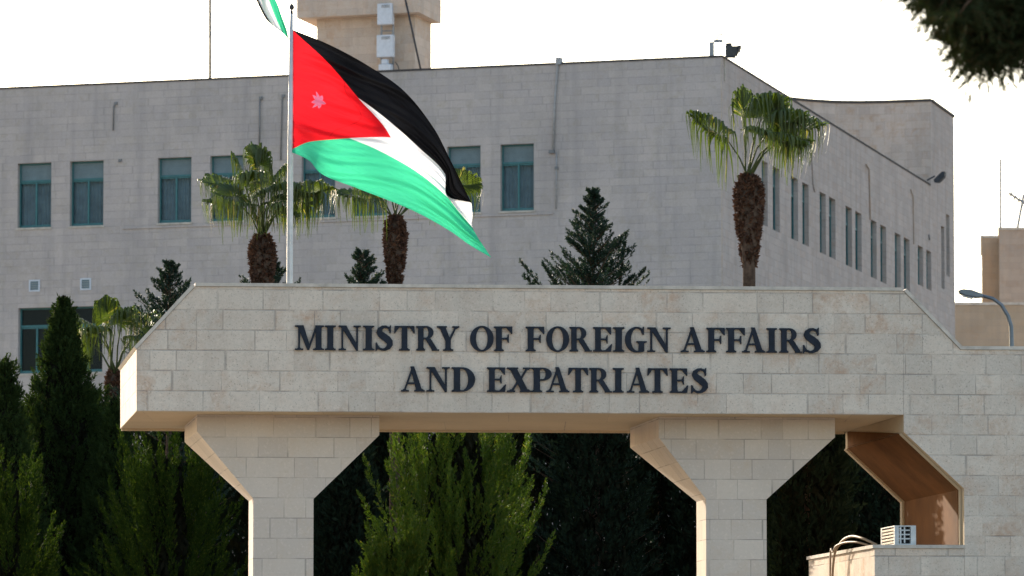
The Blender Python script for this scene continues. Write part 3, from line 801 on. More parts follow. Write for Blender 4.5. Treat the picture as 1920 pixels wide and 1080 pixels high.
m = MB(); m.tube([p-Z*.1, at(1919, 365, 263)], .08, 6); m.build('rod', M['greymetal'], root, uv=False)
m = MB()
a_, b_ = at(1892, 362, 263), at(1930, 388, 263); m.tube([a_, b_], .06, 6)
for t in np.linspace(0, 1, 6): c_ = a_.lerp(b_, t); m.tube([c_-Vector((-.1,0,.25)), c_+Vector((-.1,0,.25))], .03, 5)
m.build('boom', M['greymetal'], root, uv=False)
# street lamp
LY = 110.0
root = empty('street_lamp', (at(1897, 650, LY).x, LY, 0)); tag(root, 'grey street lamp with a curved arm, right of the main building', 'street lamp')
m = MB(); arc = [Vector((at(1897,650,LY).x, LY, 0)), at(1897,650,LY), at(1896,612,LY), at(1890,592,LY), at(1878,572,LY), at(1862,560,LY), at(1840,554,LY)]
m.tube(arc, [.07,.05,.045,.042,.04,.038,.036], 10); m.build('pole', plain('lamp_pole', (.15,.16,.165), .4, .3), root, uv=False, smooth=True)
m = MB(); hp = [(1797,544),(1806,541.5),(1822,543),(1842,550),(1844,557),(1832,558),(1812,555),(1800,550)]
m.prism([at(x, y, LY-.12) for x, y in hp], Vector((0,.26,0))); m.build('lamp_head', plain('lamp_head', (.12,.135,.145), .35, .2), root, uv=False, bevel=.02)
m = MB(); m.prism([at(x, y, LY-.08) for x, y in ((1803,551),(1826,557.3),(1824,560),(1806,555.5))], Vector((0,.18,0))); m.build('lamp_glass', M['whitebox'], root, uv=False)

# ------------------------------------------------------------------ flags
def flagmat(name, dims=None):
    k = NT(name); uv = k.n('ShaderNodeUVMap'); uv.uv_map = 'flag'
    sp = k.n('ShaderNodeSeparateXYZ'); k.l(uv.outputs[0], sp.inputs[0]); u, v = sp.outputs[0], sp.outputs[1]
    E = .0035
    s1 = k.rng(v, 1/3-E, 1/3+E); s2 = k.rng(v, 2/3-E, 2/3+E)
    col = k.mix(s1, (.005,.005,.006), (.80,.80,.82)); col = k.mix(s2, col, (.045,.47,.27))
    tri = k.math('MULTIPLY', k.rng(k.math('SUBTRACT', v, u), -E, E), k.rng(k.math('SUBTRACT', k.math('SUBTRACT', 1., u), v), -E, E))
    col = k.mix(tri, col, (.72,.012,.02))
    # seven pointed star
    dx = k.math('MULTIPLY', k.math('SUBTRACT', u, .092), 2.6); dy = k.math('SUBTRACT', v, .5)
    r = k.math('SQRT', k.math('ADD', k.math('POWER', dx, 2.), k.math('POWER', dy, 2.)))
    th = k.math('ARCTAN2', dy, dx)
    a = k.math('MULTIPLY', k.math('ABSOLUTE', k.math('SUBTRACT', k.math('FRACT', k.math('ADD', k.math('DIVIDE', th, 2*math.pi/7), .5)), .5)), 2.)
    rr = k.rng(a, 0, 1, .060, .030)
    st = k.rng(k.math('SUBTRACT', rr, r), -.004, .004)
    col = k.mix(st, col, (.42,.11,.20))
    # seams and weave
    seam = k.rng(k.math('ABSOLUTE', k.math('SUBTRACT', u, k.math('ADD', .262, k.math('MULTIPLY', v, -.0)))), .0015, .003, .3, 0)
    seam = k.math('MULTIPLY', seam, tri); col = k.mix(seam, col, (.2,0,0))
    hem = k.math('MAXIMUM', k.rng(u, .012, .016, .35, 0), k.math('MAXIMUM', k.rng(v, .012, .016, .3, 0), k.rng(v, .984, .988, 0, .3)))
    col = k.mix(hem, col, k.mix(1., col, (.45,.45,.45), 'MULTIPLY'))
    d = k.n('ShaderNodeBsdfDiffuse'); t = k.n('ShaderNodeBsdfTranslucent'); k.l(col, d.inputs[0]); k.l(col, t.inputs[0])
    g = k.n('ShaderNodeBsdfGlossy'); g.inputs['Roughness'].default_value = .45
    # fine creases
    mp = k.n('ShaderNodeMapping'); k.l(uv.outputs[0], mp.inputs[0]); mp.inputs['Scale'].default_value = (2.0, 16, 1); mp.inputs['Rotation'].default_value = (0,0,.35)
    n = k.noise(2.2, mp.outputs[0], 4, .6, .8); b = k.n('ShaderNodeBump'); b.inputs['Strength'].default_value = .45; b.inputs['Distance'].default_value = .05
    k.l(n, b.inputs['Height'])
    for x in (d, t, g): k.l(b.outputs[0], x.inputs['Normal'])
    m1 = k.n('ShaderNodeMixShader'); m1.inputs[0].default_value = .47; k.l(d.outputs[0], m1.inputs[1]); k.l(t.outputs[0], m1.inputs[2])
    m2 = k.n('ShaderNodeMixShader'); m2.inputs[0].default_value = .008; k.l(m1.outputs[0], m2.inputs[1]); k.l(g.outputs[0], m2.inputs[2])
    k.l(m2.outputs[0], k.o.inputs[0]); return k.m
M['flag'] = flagmat('flag_cloth')
def spline(vals, ts, t):
    i = 0
    while i < len(ts)-2 and t > ts[i+1]: i += 1
    t0, t1 = ts[i], ts[i+1]; x = (t-t0)/(t1-t0)
    p1, p2 = vals[i], vals[i+1]
    m1 = (vals[i+1]-vals[i-1])/(ts[i+1]-ts[i-1]) if i > 0 else (p2-p1)/(t1-t0)
    m2 = (vals[i+2]-vals[i])/(ts[i+2]-ts[i]) if i+2 < len(ts) else (p2-p1)/(t1-t0)
    h = t1-t0; x2, x3 = x*x, x*x*x
    return (2*x3-3*x2+1)*p1+(x3-2*x2+x)*h*m1+(-2*x3+3*x2)*p2+(x3-x2)*h*m2
def make_flag(name, rows, vts, uts, depth, Y, parent, n=150, m_=90):
    """rows[v][u] = control point in picture units at distance Y; depth(u,v) in metres"""
    vs, uvs, fs = [], [], []
    for j in range(m_+1):
        v = j/m_
        for i in range(n+1):
            u = i/n; q = []
            for c_ in (0, 1):
                q.append(spline([spline([p[c_] for p in r], uts, u) for r in rows], vts, v))
            vs.append(at(q[0], q[1], Y + depth(u, v))); uvs.append((u, v))
            if i and j: a = j*(n+1)+i; fs.append((a-n-2, a-n-1, a, a-1))
    off = wloc(parent); me = bpy.data.meshes.new(name); me.from_pydata([tuple(p-off) for p in vs], [], fs); me.materials.append(M['flag'])
    l = me.uv_layers.new(name='flag')
    for lo in me.loops: l.data[lo.index].uv = uvs[lo.vertex_index]
    me.polygons.foreach_set('use_smooth', [True]*len(fs))
    o = bpy.data.objects.new(name, me); COL.objects.link(o); o.parent = parent; return o
PY = 83.0
pole = empty('flagpole', (at(543, 560, PY).x, PY, 0)); tag(pole, 'white flagpole standing just behind the gate beam, with a dark finial', 'flagpole')
m = MB(); m.tube([Vector((at(543,560,PY).x, PY, 0)), at(543,530,PY), at(544.5,280,PY), at(546.5,26,PY)], [.062,.05,.045,.026], 14); m.build('shaft', M['pole'], pole, uv=False, smooth=True)
m = MB(); f = at(547,26,PY); m.tube([f, f+Z*.04, f+Z*.06, f+Z*.075, f+Z*.11, f+Z*.14, f+Z*.155, f+Z*.19], [.022,.022,.012,.035,.042,.03,.012,.004], 12); m.build('finial', M['darkmetal'], pole, uv=False, smooth=True)
m = MB(); hx = at(540.5, 280, PY-.02); m.tube([at(541.5,530,PY-.07), at(540.8,284,PY-.06), at(543,60,PY-.04), at(545.5,30,PY-.02)], .006, 5); m.build('halyard', M['greymetal'], pole, uv=False)
fl = empty('national_flag', at(547, 55, PY)); tag(fl, 'large black, white and green flag with a red triangle, flying from the white pole', 'flag')
uts = [0, 1/6, 1/3, .5, .68, .83, .90, 1.0]
vts = [0, 1/3, .5, 2/3, 1]
rows = [
 [(547,55),(618,84),(690,123),(757,170),(812,238),(846,303),(868,348),(885,383)],
 [(546,128),(612,150),(672,184),(728,226),(788,279),(834,326),(838,366),(884,380)],
 [(544,170),(638,205),(700,232),(733,258),(790,306),(833,346),(852,384),(886,404)],
 [(543,212),(585,234),(655,259),(712,283),(781,322),(836,367),(858,394),(886,427)],
 [(541,283),(578,300),(606,328),(672,354),(770,393),(842,432),(880,459),(921,483)]]
def dep(u, v):
    e = min(1, u*4)
    w1 = v + .30*u + .03*math.sin(9*u+2); w2 = v - .18*u
    f1 = .048*math.sin(30*w1)*(.4+.6*math.sin(5*u+1)**2) + .036*math.sin(53*w1+2*math.sin(4*u)) *(.3+.7*math.sin(3.3*u+6*v)**2)
    f2 = .045*math.sin(41*w2+1.3)*max(0, 1-1.6*u) + .014*math.sin(88*w1+3*u)
    return e*(.16*math.sin(6.0*u + 3.2*v) + .06*math.sin(15*u - 7*v + .6) + f1 + f2) - .9*u
make_flag('cloth', rows, vts, uts, dep, PY, fl)
# flag on the roof mast far behind
RY = bp(394, 150).y + .25
rp = empty('roof_flagpole', at(394, 150, RY)); tag(rp, 'thin dark flagpole rising from the roof edge of the grey building', 'flagpole')
m = MB(); m.tube([at(394,150,RY)-Z*.5, at(394,-330,RY)], .045, 10); m.build('shaft', M['conduit'], rp, uv=False, smooth=True)
rf = empty('roof_flag', at(394, -320, RY)); tag(rf, 'drooping flag end in green, white and black, beside the top of the white pole', 'flag')
rows2 = [
 [(394,-320),(415,-262),(436,-180),(452,-110),(466,-40),(482,4),(500,38),(526,56)],
 [(394,-250),(416,-205),(440,-140),(458,-80),(474,-26),(491,14),(510,46),(531,62)],
 [(394,-218),(420,-178),(450,-118),(470,-68),(486,-20),(502,22),(518,50),(534,66)],
 [(394,-185),(424,-150),(458,-98),(481,-56),(499,-14),(513,24),(525,52),(537,70)],
 [(394,-110),(430,-92),(472,-60),(498,-30),(518,2),(530,34),(538,56),(542,75)]]
make_flag('cloth', rows2, vts, uts, lambda u, v: .25*math.sin(7*u+9*v)*min(1,u*4)+.08*math.sin(30*v+9*u), RY, rf, 90, 50)

# ------------------------------------------------------------------ foliage
def leafcloud(name, C, A, L, Wd, mat, parent, seed=0, bend=0., inner=0):
    """C centres (n,3), A axis (n,3), L lengths (n), Wd widths (n): one four-cornered leaf each"""
    rng = np.random.default_rng(seed); n = len(C)
    A = A/np.linalg.norm(A, axis=1, keepdims=True)
    R = rng.normal(size=(n,3)); Sd = np.cross(A, R); Sd /= np.linalg.norm(Sd, axis=1, keepdims=True)+1e-9
    N = np.cross(A, Sd)
    V = np.empty((n,4,3)); L = L[:,None]; Wd = Wd[:,None]
    V[:,0] = C - A*L*.5; V[:,1] = C + Sd*Wd*.5 - A*L*.05 + N*L*bend; V[:,2] = C + A*L*.5; V[:,3] = C - Sd*Wd*.5 - A*L*.05 + N*L*bend
    off = np.array(wloc(parent)) if parent is not None else np.zeros(3)
    V = (V - off).reshape(-1,3)
    me = bpy.data.meshes.new(name); me.vertices.add(4*n); me.vertices.foreach_set('co', V.ravel().astype(np.float32))
    me.loops.add(4*n); me.loops.foreach_set('vertex_index', np.arange(4*n, dtype=np.int32))
    me.polygons.add(n); me.polygons.foreach_set('loop_start', np.arange(0,4*n,4,dtype=np.int32)); me.polygons.foreach_set('loop_total', np.full(n,4,dtype=np.int32))
    me.materials.append(mat)
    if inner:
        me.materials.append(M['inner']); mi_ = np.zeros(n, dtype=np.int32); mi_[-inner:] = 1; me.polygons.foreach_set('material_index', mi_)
    me.update(calc_edges=True); me.validate()
    o = bpy.data.objects.new(name, me); COL.objects.link(o)
    if parent is not None: o.parent = parent
    return o
def unit(v): return v/(np.linalg.norm(v, axis=-1, keepdims=True)+1e-9)
def sprays(P, A, Ls, n, rad, rng, leaf_l, leaf_w, spread=.7, droop=0.):
    """plumes: P base, A axis, Ls length; n leaflets each"""
    k = len(P); t = rng.random((k,n))**.8
    R = rng.normal(size=(k,n,3)); A3 = np.repeat(A[:,None,:], n, 1); R -= A3*np.sum(R*A3, 2, keepdims=True); R = unit(R)
    rr = rad*(1-t**1.5*.9)*rng.random((k,n))**.5
    Cc = P[:,None,:] + A3*(t*Ls[:,None])[:,:,None] + R*rr[:,:,None]
    Cc[:,:,2] -= droop*t*t
    Dd = A3 + R*spread + rng.normal(size=(k,n,3))*.15
    m = k*n
    return Cc.reshape(m,3), Dd.reshape(m,3), leaf_l*(.6+.8*rng.random(m)), leaf_w*(.6+.8*rng.random(m))
def trunk_mesh(p, h, r0, r1, parent, rng, name='trunk', limbs=0, rad=1.):
    m = MB(); n = 6; pts = [Vector((p[0]+rng.normal()*.03*(i>0), p[1]+rng.normal()*.03*(i>0), h*i/n)) for i in range(n+1)]
    m.tube(pts, [r0+(r1-r0)*i/n for i in range(n+1)], 9)
    for i in range(limbs):
        z = h*(.25+.65*i/max(1,limbs)); a = rng.random()*6.28; l = rad*(.5+.4*rng.random())
        q = Vector((p[0], p[1], z)); e = q + Vector((math.cos(a)*l, math.sin(a)*l, l*.7)); m.tube([q, q.lerp(e,.5)+Z*.0, e], [r0*.35, r0*.25, .01], 6)
    return m.build(name, M['bark'], parent, uv=False, smooth=True)
def flame_tree(name, px, ytop, Y, halfw, mat, lab, cat, seed, group=None, nsp=900, nl=34, sl=.5, srad=.10, leaf=(.075,.022), lean=.55, power=.85, zlow=1.0, sqz=1., ragged=.2, belly=.35, depthk=1.):
    """cypress-like crown built of upward sweeping sprays"""
    rng = np.random.default_rng(seed); top = at(px, ytop, Y); p = (top.x, Y, 0); H = top.z
    hw = halfw*Y/F
    e = empty(name, p); tag(e, lab, cat, group)
    t = rng.random(nsp)                       # 0 foot .. 1 top
    prof = lambda t: np.where(t < belly, .78+.22*np.sin(t/belly*np.pi/2), np.maximum(0, (1-((t-belly)/(1-belly))**(1/power*1.15)))**power)
    a = rng.random(nsp)*2*np.pi; lump = 1 + ragged*np.sin(a*3+t*9+seed)+ragged*.7*np.sin(a*5-t*17+seed*2)
    r = hw*prof(t)*lump*(.55+.42*rng.random(nsp)**.5)
    ss = sl*(.6+.7*rng.random(nsp))*(1-.4*t)
    z = zlow*.2 + t*(H-zlow*.2-sl*.55)
    P = np.stack([p[0]+r*np.cos(a), p[1]+r*np.sin(a)*depthk, z], 1)
    A = unit(np.stack([np.cos(a)*lean, np.sin(a)*lean, np.ones(nsp)*(.75+.5*rng.random(nsp))], 1) + rng.normal(size=(nsp,3))*.14)
    C, Dd, L, W_ = sprays(P, A, ss, nl, srad, rng, leaf[0], leaf[1])
    # inner filling so the crown is not see-through
    ni = nsp*5; ti = rng.random(ni); ai = rng.random(ni)*2*np.pi; ri = hw*prof(ti)*.75*np.sqrt(rng.random(ni))
    Ci = np.stack([p[0]+ri*np.cos(ai), p[1]+ri*np.sin(ai), .15+ti*(H-sl*.5)], 1)
    Di = rng.normal(size=(ni,3))*.5+np.array([0,0,1.])
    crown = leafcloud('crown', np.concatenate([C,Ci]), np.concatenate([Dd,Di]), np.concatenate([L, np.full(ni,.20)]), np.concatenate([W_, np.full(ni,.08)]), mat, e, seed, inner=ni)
    trunk_mesh(p, H*.85, .11, .02, e, rng, limbs=7, rad=hw*.4)
    return e
# bright thuja seen through the gate, broad with separate plumes
def plume_bush(name, px, ytop, Y, halfw, mat, lab, seed, nb=85, group=None, hspread=1.0, top_flat=.5, z0=.2, pl=.95, nl=26, lw=(.075,.024)):
    rng = np.random.default_rng(seed); top = at(px, ytop, Y); H = top.z; hw = halfw*Y/F; p = (top.x, Y, 0)
    e = empty(name, p); tag(e, lab, 'shrub', group)
    PP, AA, LL = [], [], []
    for i in range(nb):
        t = rng.random()**.7; a = rng.random()*2*np.pi; rr = hw*(.35+.6*rng.random())*(1-.15*t**3)
        z = z0 + t*(H-z0-pl*.75)*(1-.12*rng.random()); b = np.array([p[0]+rr*np.cos(a)*.8, p[1]+rr*np.sin(a)*.6, z])
        ln = pl*(.7+.6*rng.random()); out = .25+.55*(1-t)+.25*rng.random()
        if t > .8: out *= .5
        ax = np.array([np.cos(a)*out, np.sin(a)*out, 1.]); ax /= np.linalg.norm(ax)
        curve = rng.random()*.25
        m_ = 17
        for j in range(m_):       # side sprays off the plume's stem
            s = (j+.6)/m_; q = b + ax*ln*s; q[2] += curve*s*s*.4
            sd = rng.normal(size=3); sd -= ax*sd.dot(ax); sd /= np.linalg.norm(sd)
            PP.append(q); AA.append(ax*1.0+sd*.42); LL.append((.27*(1-s*.7)+.05))
    PP = np.array(PP); AA = unit(np.array(AA)); LL = np.array(LL)
    C, Dd, L, W_ = sprays(PP, AA, LL, nl, .035, rng, lw[0], lw[1], .55)
    ni = 5000; ti = rng.random(ni); ai = rng.random(ni)*2*np.pi; ri = hw*.5*np.sqrt(rng.random(ni))*(1-.5*ti**2)
    Ci = np.stack([p[0]+ri*np.cos(ai), p[1]+ri*np.sin(ai), .1+ti*(H-pl*.6)], 1); Di = rng.normal(size=(ni,3))*.4+np.array([0,0,1.])
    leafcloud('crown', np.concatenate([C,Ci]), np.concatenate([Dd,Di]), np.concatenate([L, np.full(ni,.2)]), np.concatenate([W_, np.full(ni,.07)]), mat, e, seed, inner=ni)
    trunk_mesh(p, H*.7, .09, .02, e, rng, name='stem', limbs=6, rad=hw*.5)
    return e
plume_bush('thuja_shrub', 855, 752, 86, 174, M['thuja'], 'bright yellow-green thuja filling the middle of the gateway', 11, nb=330, pl=1.0, nl=30, lw=(.062,.015), group='thuja shrubs')
plume_bush('thuja_shrub', 742, 985, 84.5, 62, M['thuja'], 'small bright thuja at the lower left foot of the biggest bright one', 12, nb=260, pl=.62, nl=30, lw=(.062,.015), group='thuja shrubs')
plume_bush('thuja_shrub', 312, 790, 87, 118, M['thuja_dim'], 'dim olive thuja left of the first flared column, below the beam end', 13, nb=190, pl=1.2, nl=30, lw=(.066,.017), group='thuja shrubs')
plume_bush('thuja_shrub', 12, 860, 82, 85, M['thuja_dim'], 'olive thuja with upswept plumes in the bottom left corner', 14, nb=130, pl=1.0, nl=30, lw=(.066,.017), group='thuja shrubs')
# cypresses on the left
flame_tree('cypress_tree', 120, 556, 93, 150, M['cypress'], 'tall dark pointed cypress left of the beam end', 'tree', 21, 'dark cypresses', nsp=3600, power=.92, belly=.22, ragged=.22, sl=.42, srad=.085, lean=.5)
flame_tree('cypress_tree', 10, 668, 91, 92, M['cypress'], 'dark cypress at the left picture edge', 'tree', 22, 'dark cypresses', nsp=1800)
flame_tree('cypress_tree', 215, 742, 92, 80, M['cypress'], 'lower dark cypress between the tall one and the beam end', 'tree', 23, 'dark cypresses', nsp=1600)
flame_tree('cypress_tree', 66, 735, 94, 105, M['cypress'], 'shaggy dark cypress filling the gap between the left edge and the tall one', 'tree', 24, 'dark cypresses', nsp=1500, power=.6, ragged=.25)
flame_tree('cypress_tree', 168, 715, 94.5, 95, M['cypress'], 'dark cypress directly under the shaded palm, right of the tall one', 'tree', 25, 'dark cypresses', nsp=1500, power=.6, ragged=.25)
flame_tree('cypress_tree', -70, 700, 93, 100, M['cypress'], 'dark cypress cut by the left picture edge, outermost of the row', 'tree', 26, 'dark cypresses', nsp=1300, power=.8, ragged=.25)
# the dark belt of trees seen under the beam
rowsY = [(1512,578,76.5,80),(330,690,97,80),(470,650,99,95),(600,690,96,85),(655,790,92,70),(735,700,101,80),(880,660,104,100),(1010,640,99,95),(1120,610,97,90),(1235,660,100,95),(1345,640,98,95),(1455,650,97,95),(1560,600,99,95),(1665,660,97,95),(1740,690,99,90),(1840,720,101,90),  # first tree is added to keep the sun off the brown lining
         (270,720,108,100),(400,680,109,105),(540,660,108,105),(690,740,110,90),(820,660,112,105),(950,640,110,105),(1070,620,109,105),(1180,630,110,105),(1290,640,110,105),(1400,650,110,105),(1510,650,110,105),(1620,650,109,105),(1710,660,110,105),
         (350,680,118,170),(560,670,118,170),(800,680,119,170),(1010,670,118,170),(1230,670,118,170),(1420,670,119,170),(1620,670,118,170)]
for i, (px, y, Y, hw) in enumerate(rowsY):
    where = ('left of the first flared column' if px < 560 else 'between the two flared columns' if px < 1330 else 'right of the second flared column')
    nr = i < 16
    flame_tree('shade_tree', px, y, Y, hw, M['darkleaf'], 'evergreen tinted almost black for shade, %s' % where, 'tree', 100+i, 'dark evergreens ' + where, nsp=900 if nr else 420, nl=18 if nr else 12, sl=.6, srad=.16, leaf=(.13,.045), zlow=.3, belly=.45, power=.6 if Y > 80 else .35)

# blue-green cedars showing above the beam
def cedar(name, px, ytop, Y, ybase, halfw, lab, seed, nb=70, group='blue-green cedars behind the beam', tiltup=.45, asym=0., mat='cedar', nl=24, limbs=()):
    rng = np.random.default_rng(seed); top = at(px, ytop, Y); H = top.z; zb_ = at(px, ybase, Y).z; hw = halfw*Y/F; p = (top.x, Y, 0)
    e = empty(name, p); tag(e, lab, 'tree', group)
    k = hw/(H-zb_)
    PP, AA, LL = [], [], []; bm_ = MB()
    bm_.tube([Vector((p[0],Y,0)), Vector((p[0],Y,H*.5)), Vector((p[0]+.01,Y,H-.05))], [.14,.08,.012], 8)
    nlow = int(nb*.8)
    for i in range(nb+nlow):
        if i < nb: z = zb_ - .3 + (H-zb_+.25)*(i/nb)**.9
        else: z = .8 + (zb_-1.)*rng.random()
        d = max(.02, H-z); ln = min(k*d*(.38+.9*rng.random()), hw*1.5)+.05; a = rng.random()*2*np.pi
        up = tiltup+.35*rng.random(); ax = np.array([np.cos(a), np.sin(a), up]); ax /= np.linalg.norm(ax)
        b = np.array([p[0], Y, z-ln*.3])
        m_ = max(4, int(ln/.065)); tip = b+ax*ln
        bm_.tube([Vector(b), Vector(tip)], [.018, .004], 4, caps=False)
        for j in range(m_):
            s = (j+.7)/m_; q = b+ax*ln*s; q[2] += .10*s*s*ln
            side = np.array([-np.sin(a), np.cos(a), 0])*(1 if j % 2 else -1)
            sl_ = (.26*(1-s*.6)+.07)*min(1.2, .5+ln*.5)
            PP.append(q); AA.append(ax*.9+side*(.8-.4*s)+np.array([0,0,.35+.3*rng.random()])); LL.append(sl_)
        PP.append(tip-ax*.05); AA.append(ax+np.array([0,0,.4])); LL.append(.16)
    for (xa, ya, xb, yb) in limbs:
        a_, b_ = at(xa, ya, Y), at(xb, yb, Y-.2); bm_.tube([a_, b_], [.02, .004], 4, caps=False); ax = np.array((b_-a_).normalized()); ln = (b_-a_).length
        for j in range(26):
            s = (j+.7)/26; sd = rng.normal(size=3); PP.append(np.array(a_.lerp(b_, s))); AA.append(ax+sd*.35+np.array([0,0,.5])); LL.append(.20*(1-s*.5))
    PP.append(np.array([p[0],Y,H-.25])); AA.append(np.array([0,0,1.])); LL.append(.28)
    PP = np.array(PP); AA = unit(np.array(AA)); LL = np.array(LL)
    C, Dd, L, W_ = sprays(PP, AA, LL, nl, .035, rng, .062, .019, .95)
    leafcloud('crown', C, Dd, L, W_, M[mat], e, seed); bm_.build('trunk', M['bark'], e, uv=False)
cedar('cedar_tree', 1112, 356, 98, 535, 92, 'largest blue-green cedar, rising above the middle right of the beam', 31, nb=122, nl=24,
      limbs=((1050,580,976,492),(1040,580,985,520),(1060,560,1018,498),(1150,575,1207,508),(1150,560,1186,520),(1160,540,1172,455)))
cedar('cedar_tree', 680, 470, 99, 535, 42, 'small pointed cedar between two palms, above the beam', 33, nb=50)
cedar('cedar_tree', 505, 488, 100, 560, 62, 'cedar partly behind the trunk of the palm by the flagpole', 34, nb=60)
cedar('cedar_tree', 318, 492, 96, 620, 92, 'cedar reaching over the sloping left end of the beam', 35, nb=80)

# ------------------------------------------------------------------ palms
def fan_palm(px, ytrunk, Y, lab, seed, leaves, shag=(30, 150, 12), sc=1., stub=620, mat='palm'):
    """leaves: (dx, dy, dz) of each fan's hub from the trunk top in picture units, plus fan radius"""
    rng = np.random.default_rng(seed); U = Y/F
    topz = at(px, ytrunk, Y).z; x0 = at(px, ytrunk, Y).x
    e = empty('fan_palm', (x0, Y, 0)); tag(e, lab, 'palm tree', 'fan palms behind the beam')
    # trunk
    m = MB(); sw, sh, bw = shag; zsb = topz - sh*U
    m.tube([Vector((x0,Y,0)), Vector((x0,Y,zsb*.5)), Vector((x0,Y,zsb)), Vector((x0,Y,zsb+.2*(topz-zsb))), Vector((x0,Y,zsb+.7*(topz-zsb))), Vector((x0,Y,topz))],
           [bw*U*1.15, bw*U, bw*U, sw*U*.5, sw*U*.8, sw*U*.36], 12)
    tr = m.build('trunk', M['bark'], e, uv=False, smooth=True)
    # leaf boots: wedges hanging and sticking out of the trunk
    n = stub; t = rng.random(n)**.8; a = rng.random(n)*2*np.pi
    prof = np.interp(t, [0,.1,.3,.55,.78,.9,1], [.38,.5,.68,.88,1.0,.84,.42])*sw*U
    C = np.stack([x0+prof*np.cos(a)*.85, Y+prof*np.sin(a)*.85, zsb+t*(topz-zsb)], 1)
    A = np.stack([np.cos(a), np.sin(a), rng.normal(size=n)*.5+.55], 1)
    C2 = C.copy(); A2 = A.copy(); A2[:,2] -= 1.2; 
    leafcloud('leaf_boots', np.concatenate([C, C2]), np.concatenate([A, A2]), np.concatenate([.10+.09*rng.random(n), .10+.08*rng.random(n)])*sc, np.concatenate([.07+.05*rng.random(n), .05+.03*rng.random(n)])*sc, M['shag'], tr, seed, bend=.1)
    # fans
    pet = MB()
    for li, lf in enumerate(leaves):
        dx, dy, dd, fx, fy, fz, R = lf[:7]; wide = lf[7] if len(lf) > 7 else 112; R = R*U*1.07; dy += 8
        org = Vector((x0+rng.normal()*.03, Y+rng.normal()*.03, topz-.08)); hub = Vector((x0+dx*U, Y+dd*U, topz+dy*U))
        d0 = (hub-org); f = Vector((fx, fz, fy)).normalized()
        mid = org + d0*.5 + (d0.normalized()-f)*d0.length*.12
        pts = [org.lerp(mid, t*2) if t < .5 else mid.lerp(hub, t*2-1) for t in (0,.25,.5,.75,1)]
        pet.tube(pts, [.024,.017,.014,.012,.01], 6)
        side = f.cross(Z)
        side = side.normalized() if side.length > .3 else Vector((1, rng.normal()*.3, 0)).normalized()
        tilt = rng.normal()*.5; nrm = side.cross(f).normalized(); side = (side*math.cos(tilt)+nrm*math.sin(tilt)).normalized(); nrm = side.cross(f).normalized()
        if nrm.z < 0: nrm = -nrm
        ns = 42; span = math.radians(wide); vs, fs = [], []
        cost = lambda t: hub + f*(R*.42*t) - Z*(R*.16*t*t)     # the midrib carries the middle leaflets further out
        for i in range(ns):
            ph = -span + 2*span*(i+.5)/ns + rng.normal()*.01; q = 1-abs(ph)/span
            dirn = (f*math.cos(ph)+side*math.sin(ph)).normalized(); tang = (-f*math.sin(ph)+side*math.cos(ph)).normalized()
            Lg = R*(.62+.10*math.cos(ph))*(.85+.3*rng.random()); w0 = math.tan(span/ns)*1.25
            drp = (.26+.55*rng.random())*R*(.75+.5*(1-q)); base = len(vs); K = 9
            wb = rng.normal()*.10; st = cost(q**.8); brk = .50+.16*rng.random()
            for j in range(K+1):
                s = j/K; r = Lg*s
                split = max(0, s-brk)/(1-brk)
                c_ = st + dirn*(r*(1-.45*split**1.2)) + nrm*(.06*R*math.sin(s*2.2)) - Z*(drp*split**1.6 + .10*R*s*s*(1-q)) + tang*wb*split*R*.6
                ww = w0*(Lg+.25*R)*min(s+.08, .55)*(1-split)**.8
                ww = max(ww, .0035); fold = nrm*ww*.8
                vs += [c_-tang*ww, c_+fold, c_+tang*ww]
                if j:
                    b = base+3*(j-1); fs += [(b,b+1,b+4,b+3),(b+1,b+2,b+5,b+4)]
        mm = MB(); mm.add(vs, fs)
        off = wloc(e); me = bpy.data.meshes.new('frond'); me.from_pydata([tuple(v-off) for v in vs], [], fs); me.materials.append(M[mat])
        o = bpy.data.objects.new('frond', me); COL.objects.link(o); o.parent = e
    pet.build('leaf_stalks', M['petiole'], e, uv=False, smooth=True)
    return e
def rl(seed, n, spreadx, up, R, low=.2):
    rng = random.Random(seed); out = []
    for i in range(n):
        a = 2*math.pi*(i+.3*rng.random())/n*1.618*2; rr = spreadx*(.55+.45*rng.random())
        out.append((rr*math.cos(a), up*(low+(1-low)*rng.random()), rr*math.sin(a), R*(.85+.3*rng.random())))
    return out
fan_palm(1404, 328, 95, 'rightmost fan palm with a very shaggy trunk, in front of the building corner', 51,
   [(-44,64,0,-.75,.62,.1,104),(-8,98,10,-.05,1,0,84,70),(22,95,-20,.35,.55,-.5,92),(46,84,-30,.8,.35,-.4,84),(74,80,5,.95,.26,0,86),(52,58,-30,.75,-.1,-.5,72),
    (20,104,30,.35,.9,.4,72),(42,92,40,.7,.6,.5,76),(12,66,-30,.25,.15,-1,70),(66,66,40,.9,.1,.4,70)],
   shag=(31, 172, 12))
fan_palm(492, 440, 97, 'fan palm beside the flagpole, with frayed hanging fronds', 52,
   [(-4,112,-5,0,1,-.2,66,100),(-40,104,0,-.35,.85,0,62),(-62,86,-5,-1,.28,-.25,66),(-36,62,-30,-.7,.15,-.5,78),(-14,88,-30,-.3,.3,-.8,68),(25,92,0,.5,.75,0,62),
    (14,52,-30,.6,.1,-.5,62),(58,72,0,.95,.25,0,86),(50,56,20,.8,.25,.3,74),(0,84,40,-.2,.8,.6,62),(-50,58,30,-.8,.2,.4,74),(34,70,-30,.6,.3,-.6,66),(-22,44,-20,-.5,.1,-.6,58),(26,36,-10,.6,0,-.4,56),(-8,124,10,-.3,.9,.2,60),(6,66,-30,.1,.2,-.9,58)],
   shag=(27, 150, 18))
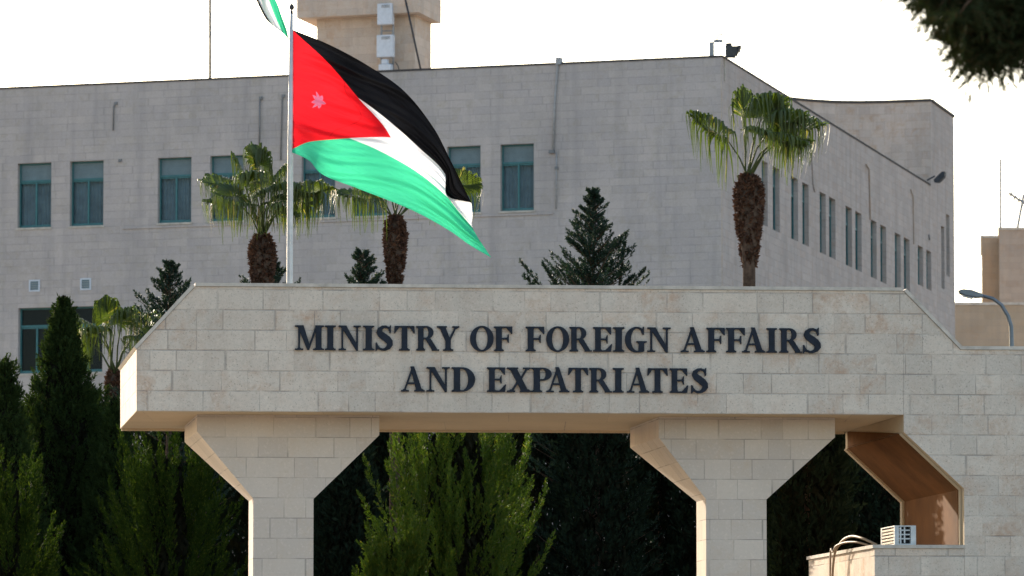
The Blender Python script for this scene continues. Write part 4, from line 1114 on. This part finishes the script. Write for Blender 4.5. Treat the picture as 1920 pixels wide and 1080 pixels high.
fan_palm(741, 405, 99, 'fan palm partly hidden by the tip of the large flag', 53,
   [(-54,30,0,-.9,.2,-.1,76),(-34,34,-20,-.55,.25,-.5,70),(100,56,0,.9,.12,0,72),(60,44,-20,.7,.3,-.4,68),(18,50,-30,.2,.4,-.6,62),(0,60,30,0,.8,.5,56),(-20,52,-10,-.5,.6,-.2,60),(44,60,30,.6,.5,.4,60)],
   shag=(23, 150, 10))
fan_palm(213, 692, 95.5, 'low shaded fan palm behind the tall cypress, left of the beam end', 54,
   [(-40,72,0,-.8,.45,0,68),(-8,84,-10,-.12,.9,-.3,64),(16,76,-25,.3,.5,-.6,66),(46,70,0,.85,.4,0,66),(-20,58,-30,-.4,.2,-.7,60),(34,46,-20,.7,.1,-.5,56),(0,78,30,.1,.8,.5,56),(-52,48,20,-.8,.1,.3,56)],
   shag=(15, 140, 10), stub=300)

# ------------------------------------------------------------------ near pine, upper right
def near_pine():
    rng = np.random.default_rng(77); Y = 30.0; U = Y/F; tx = at(2420, 500, Y).x
    e = empty('pine_tree', (tx, Y, 0)); tag(e, 'out of focus dark pine bough hanging into the upper right corner', 'tree')
    m = MB(); m.tube([Vector((tx,Y,0)), Vector((tx+.05,Y,2.5)), Vector((tx-.05,Y,5.)), Vector((tx-.1,Y,7.5))], [.20,.17,.13,.04], 12); 
    PP, AA, LL = [], [], []
    def bough(pts, r0=.05, dens=1.):
        pts = [Vector(p) for p in pts]; m.tube(pts, [r0*(1-.8*i/(len(pts)-1)) for i in range(len(pts))], 7)
        for a, b in zip(pts[:-1], pts[1:]):
            n = int((b-a).length/.022*dens)
            for i in range(n):
                q = a.lerp(b, rng.random()); d = (b-a).normalized(); r = Vector(rng.normal(size=3)).normalized()
                ln = .12+.14*rng.random(); q2 = q + r*rng.random()*.10
                PP.append(np.array(q2)); AA.append(np.array(d*.5+r*.9-Z*.15)); LL.append(ln)
    P_ = lambda x, y, dd=0.: at(x, y, Y+dd)
    T = lambda z: Vector((tx, Y, z))
    bough([T(4.8), P_(2150,60), P_(1990,30), P_(1880,10), P_(1760,-25)], .05)
    nb = 0
    while nb < 330:
        x, y = 1722+270*rng.random(), -150+310*rng.random()
        lim = np.interp(x, [1735,1758,1783,1803,1825,1845,1860,1880,1908,1935,2000], [10,40,70,110,135,168,130,128,112,105,100])
        if y > lim-30: continue
        nb += 1; dd = rng.normal()*.22
        bough([P_(x+40, y-34, dd), P_(x+14, y-8, dd), P_(x, y+12, dd)], .008, 2.2)
    for k in range(26):   # rest of the crown, outside the picture
        a = rng.random()*2*np.pi; z = 4.6+2.9*rng.random(); l = 1.2*(1-(z-4.6)/4.0)*(.6+.6*rng.random())
        if math.cos(a) < -.2: a += np.pi
        q = T(z); bough([q, q+Vector((math.cos(a)*l*.5, math.sin(a)*l*.5, .1)), q+Vector((math.cos(a)*l, math.sin(a)*l, -.05))], .03, 1.3)
    PP = np.array(PP); AA = unit(np.array(AA)); LL = np.array(LL)
    C, Dd, L, W_ = sprays(PP, AA, LL, 44, .02, rng, .045, .0075, .8)
    leafcloud('crown', C, Dd, L, W_, M['nearleaf'], e, 5); m.build('trunk', M['bark'], e, uv=False, smooth=True)
near_pine()
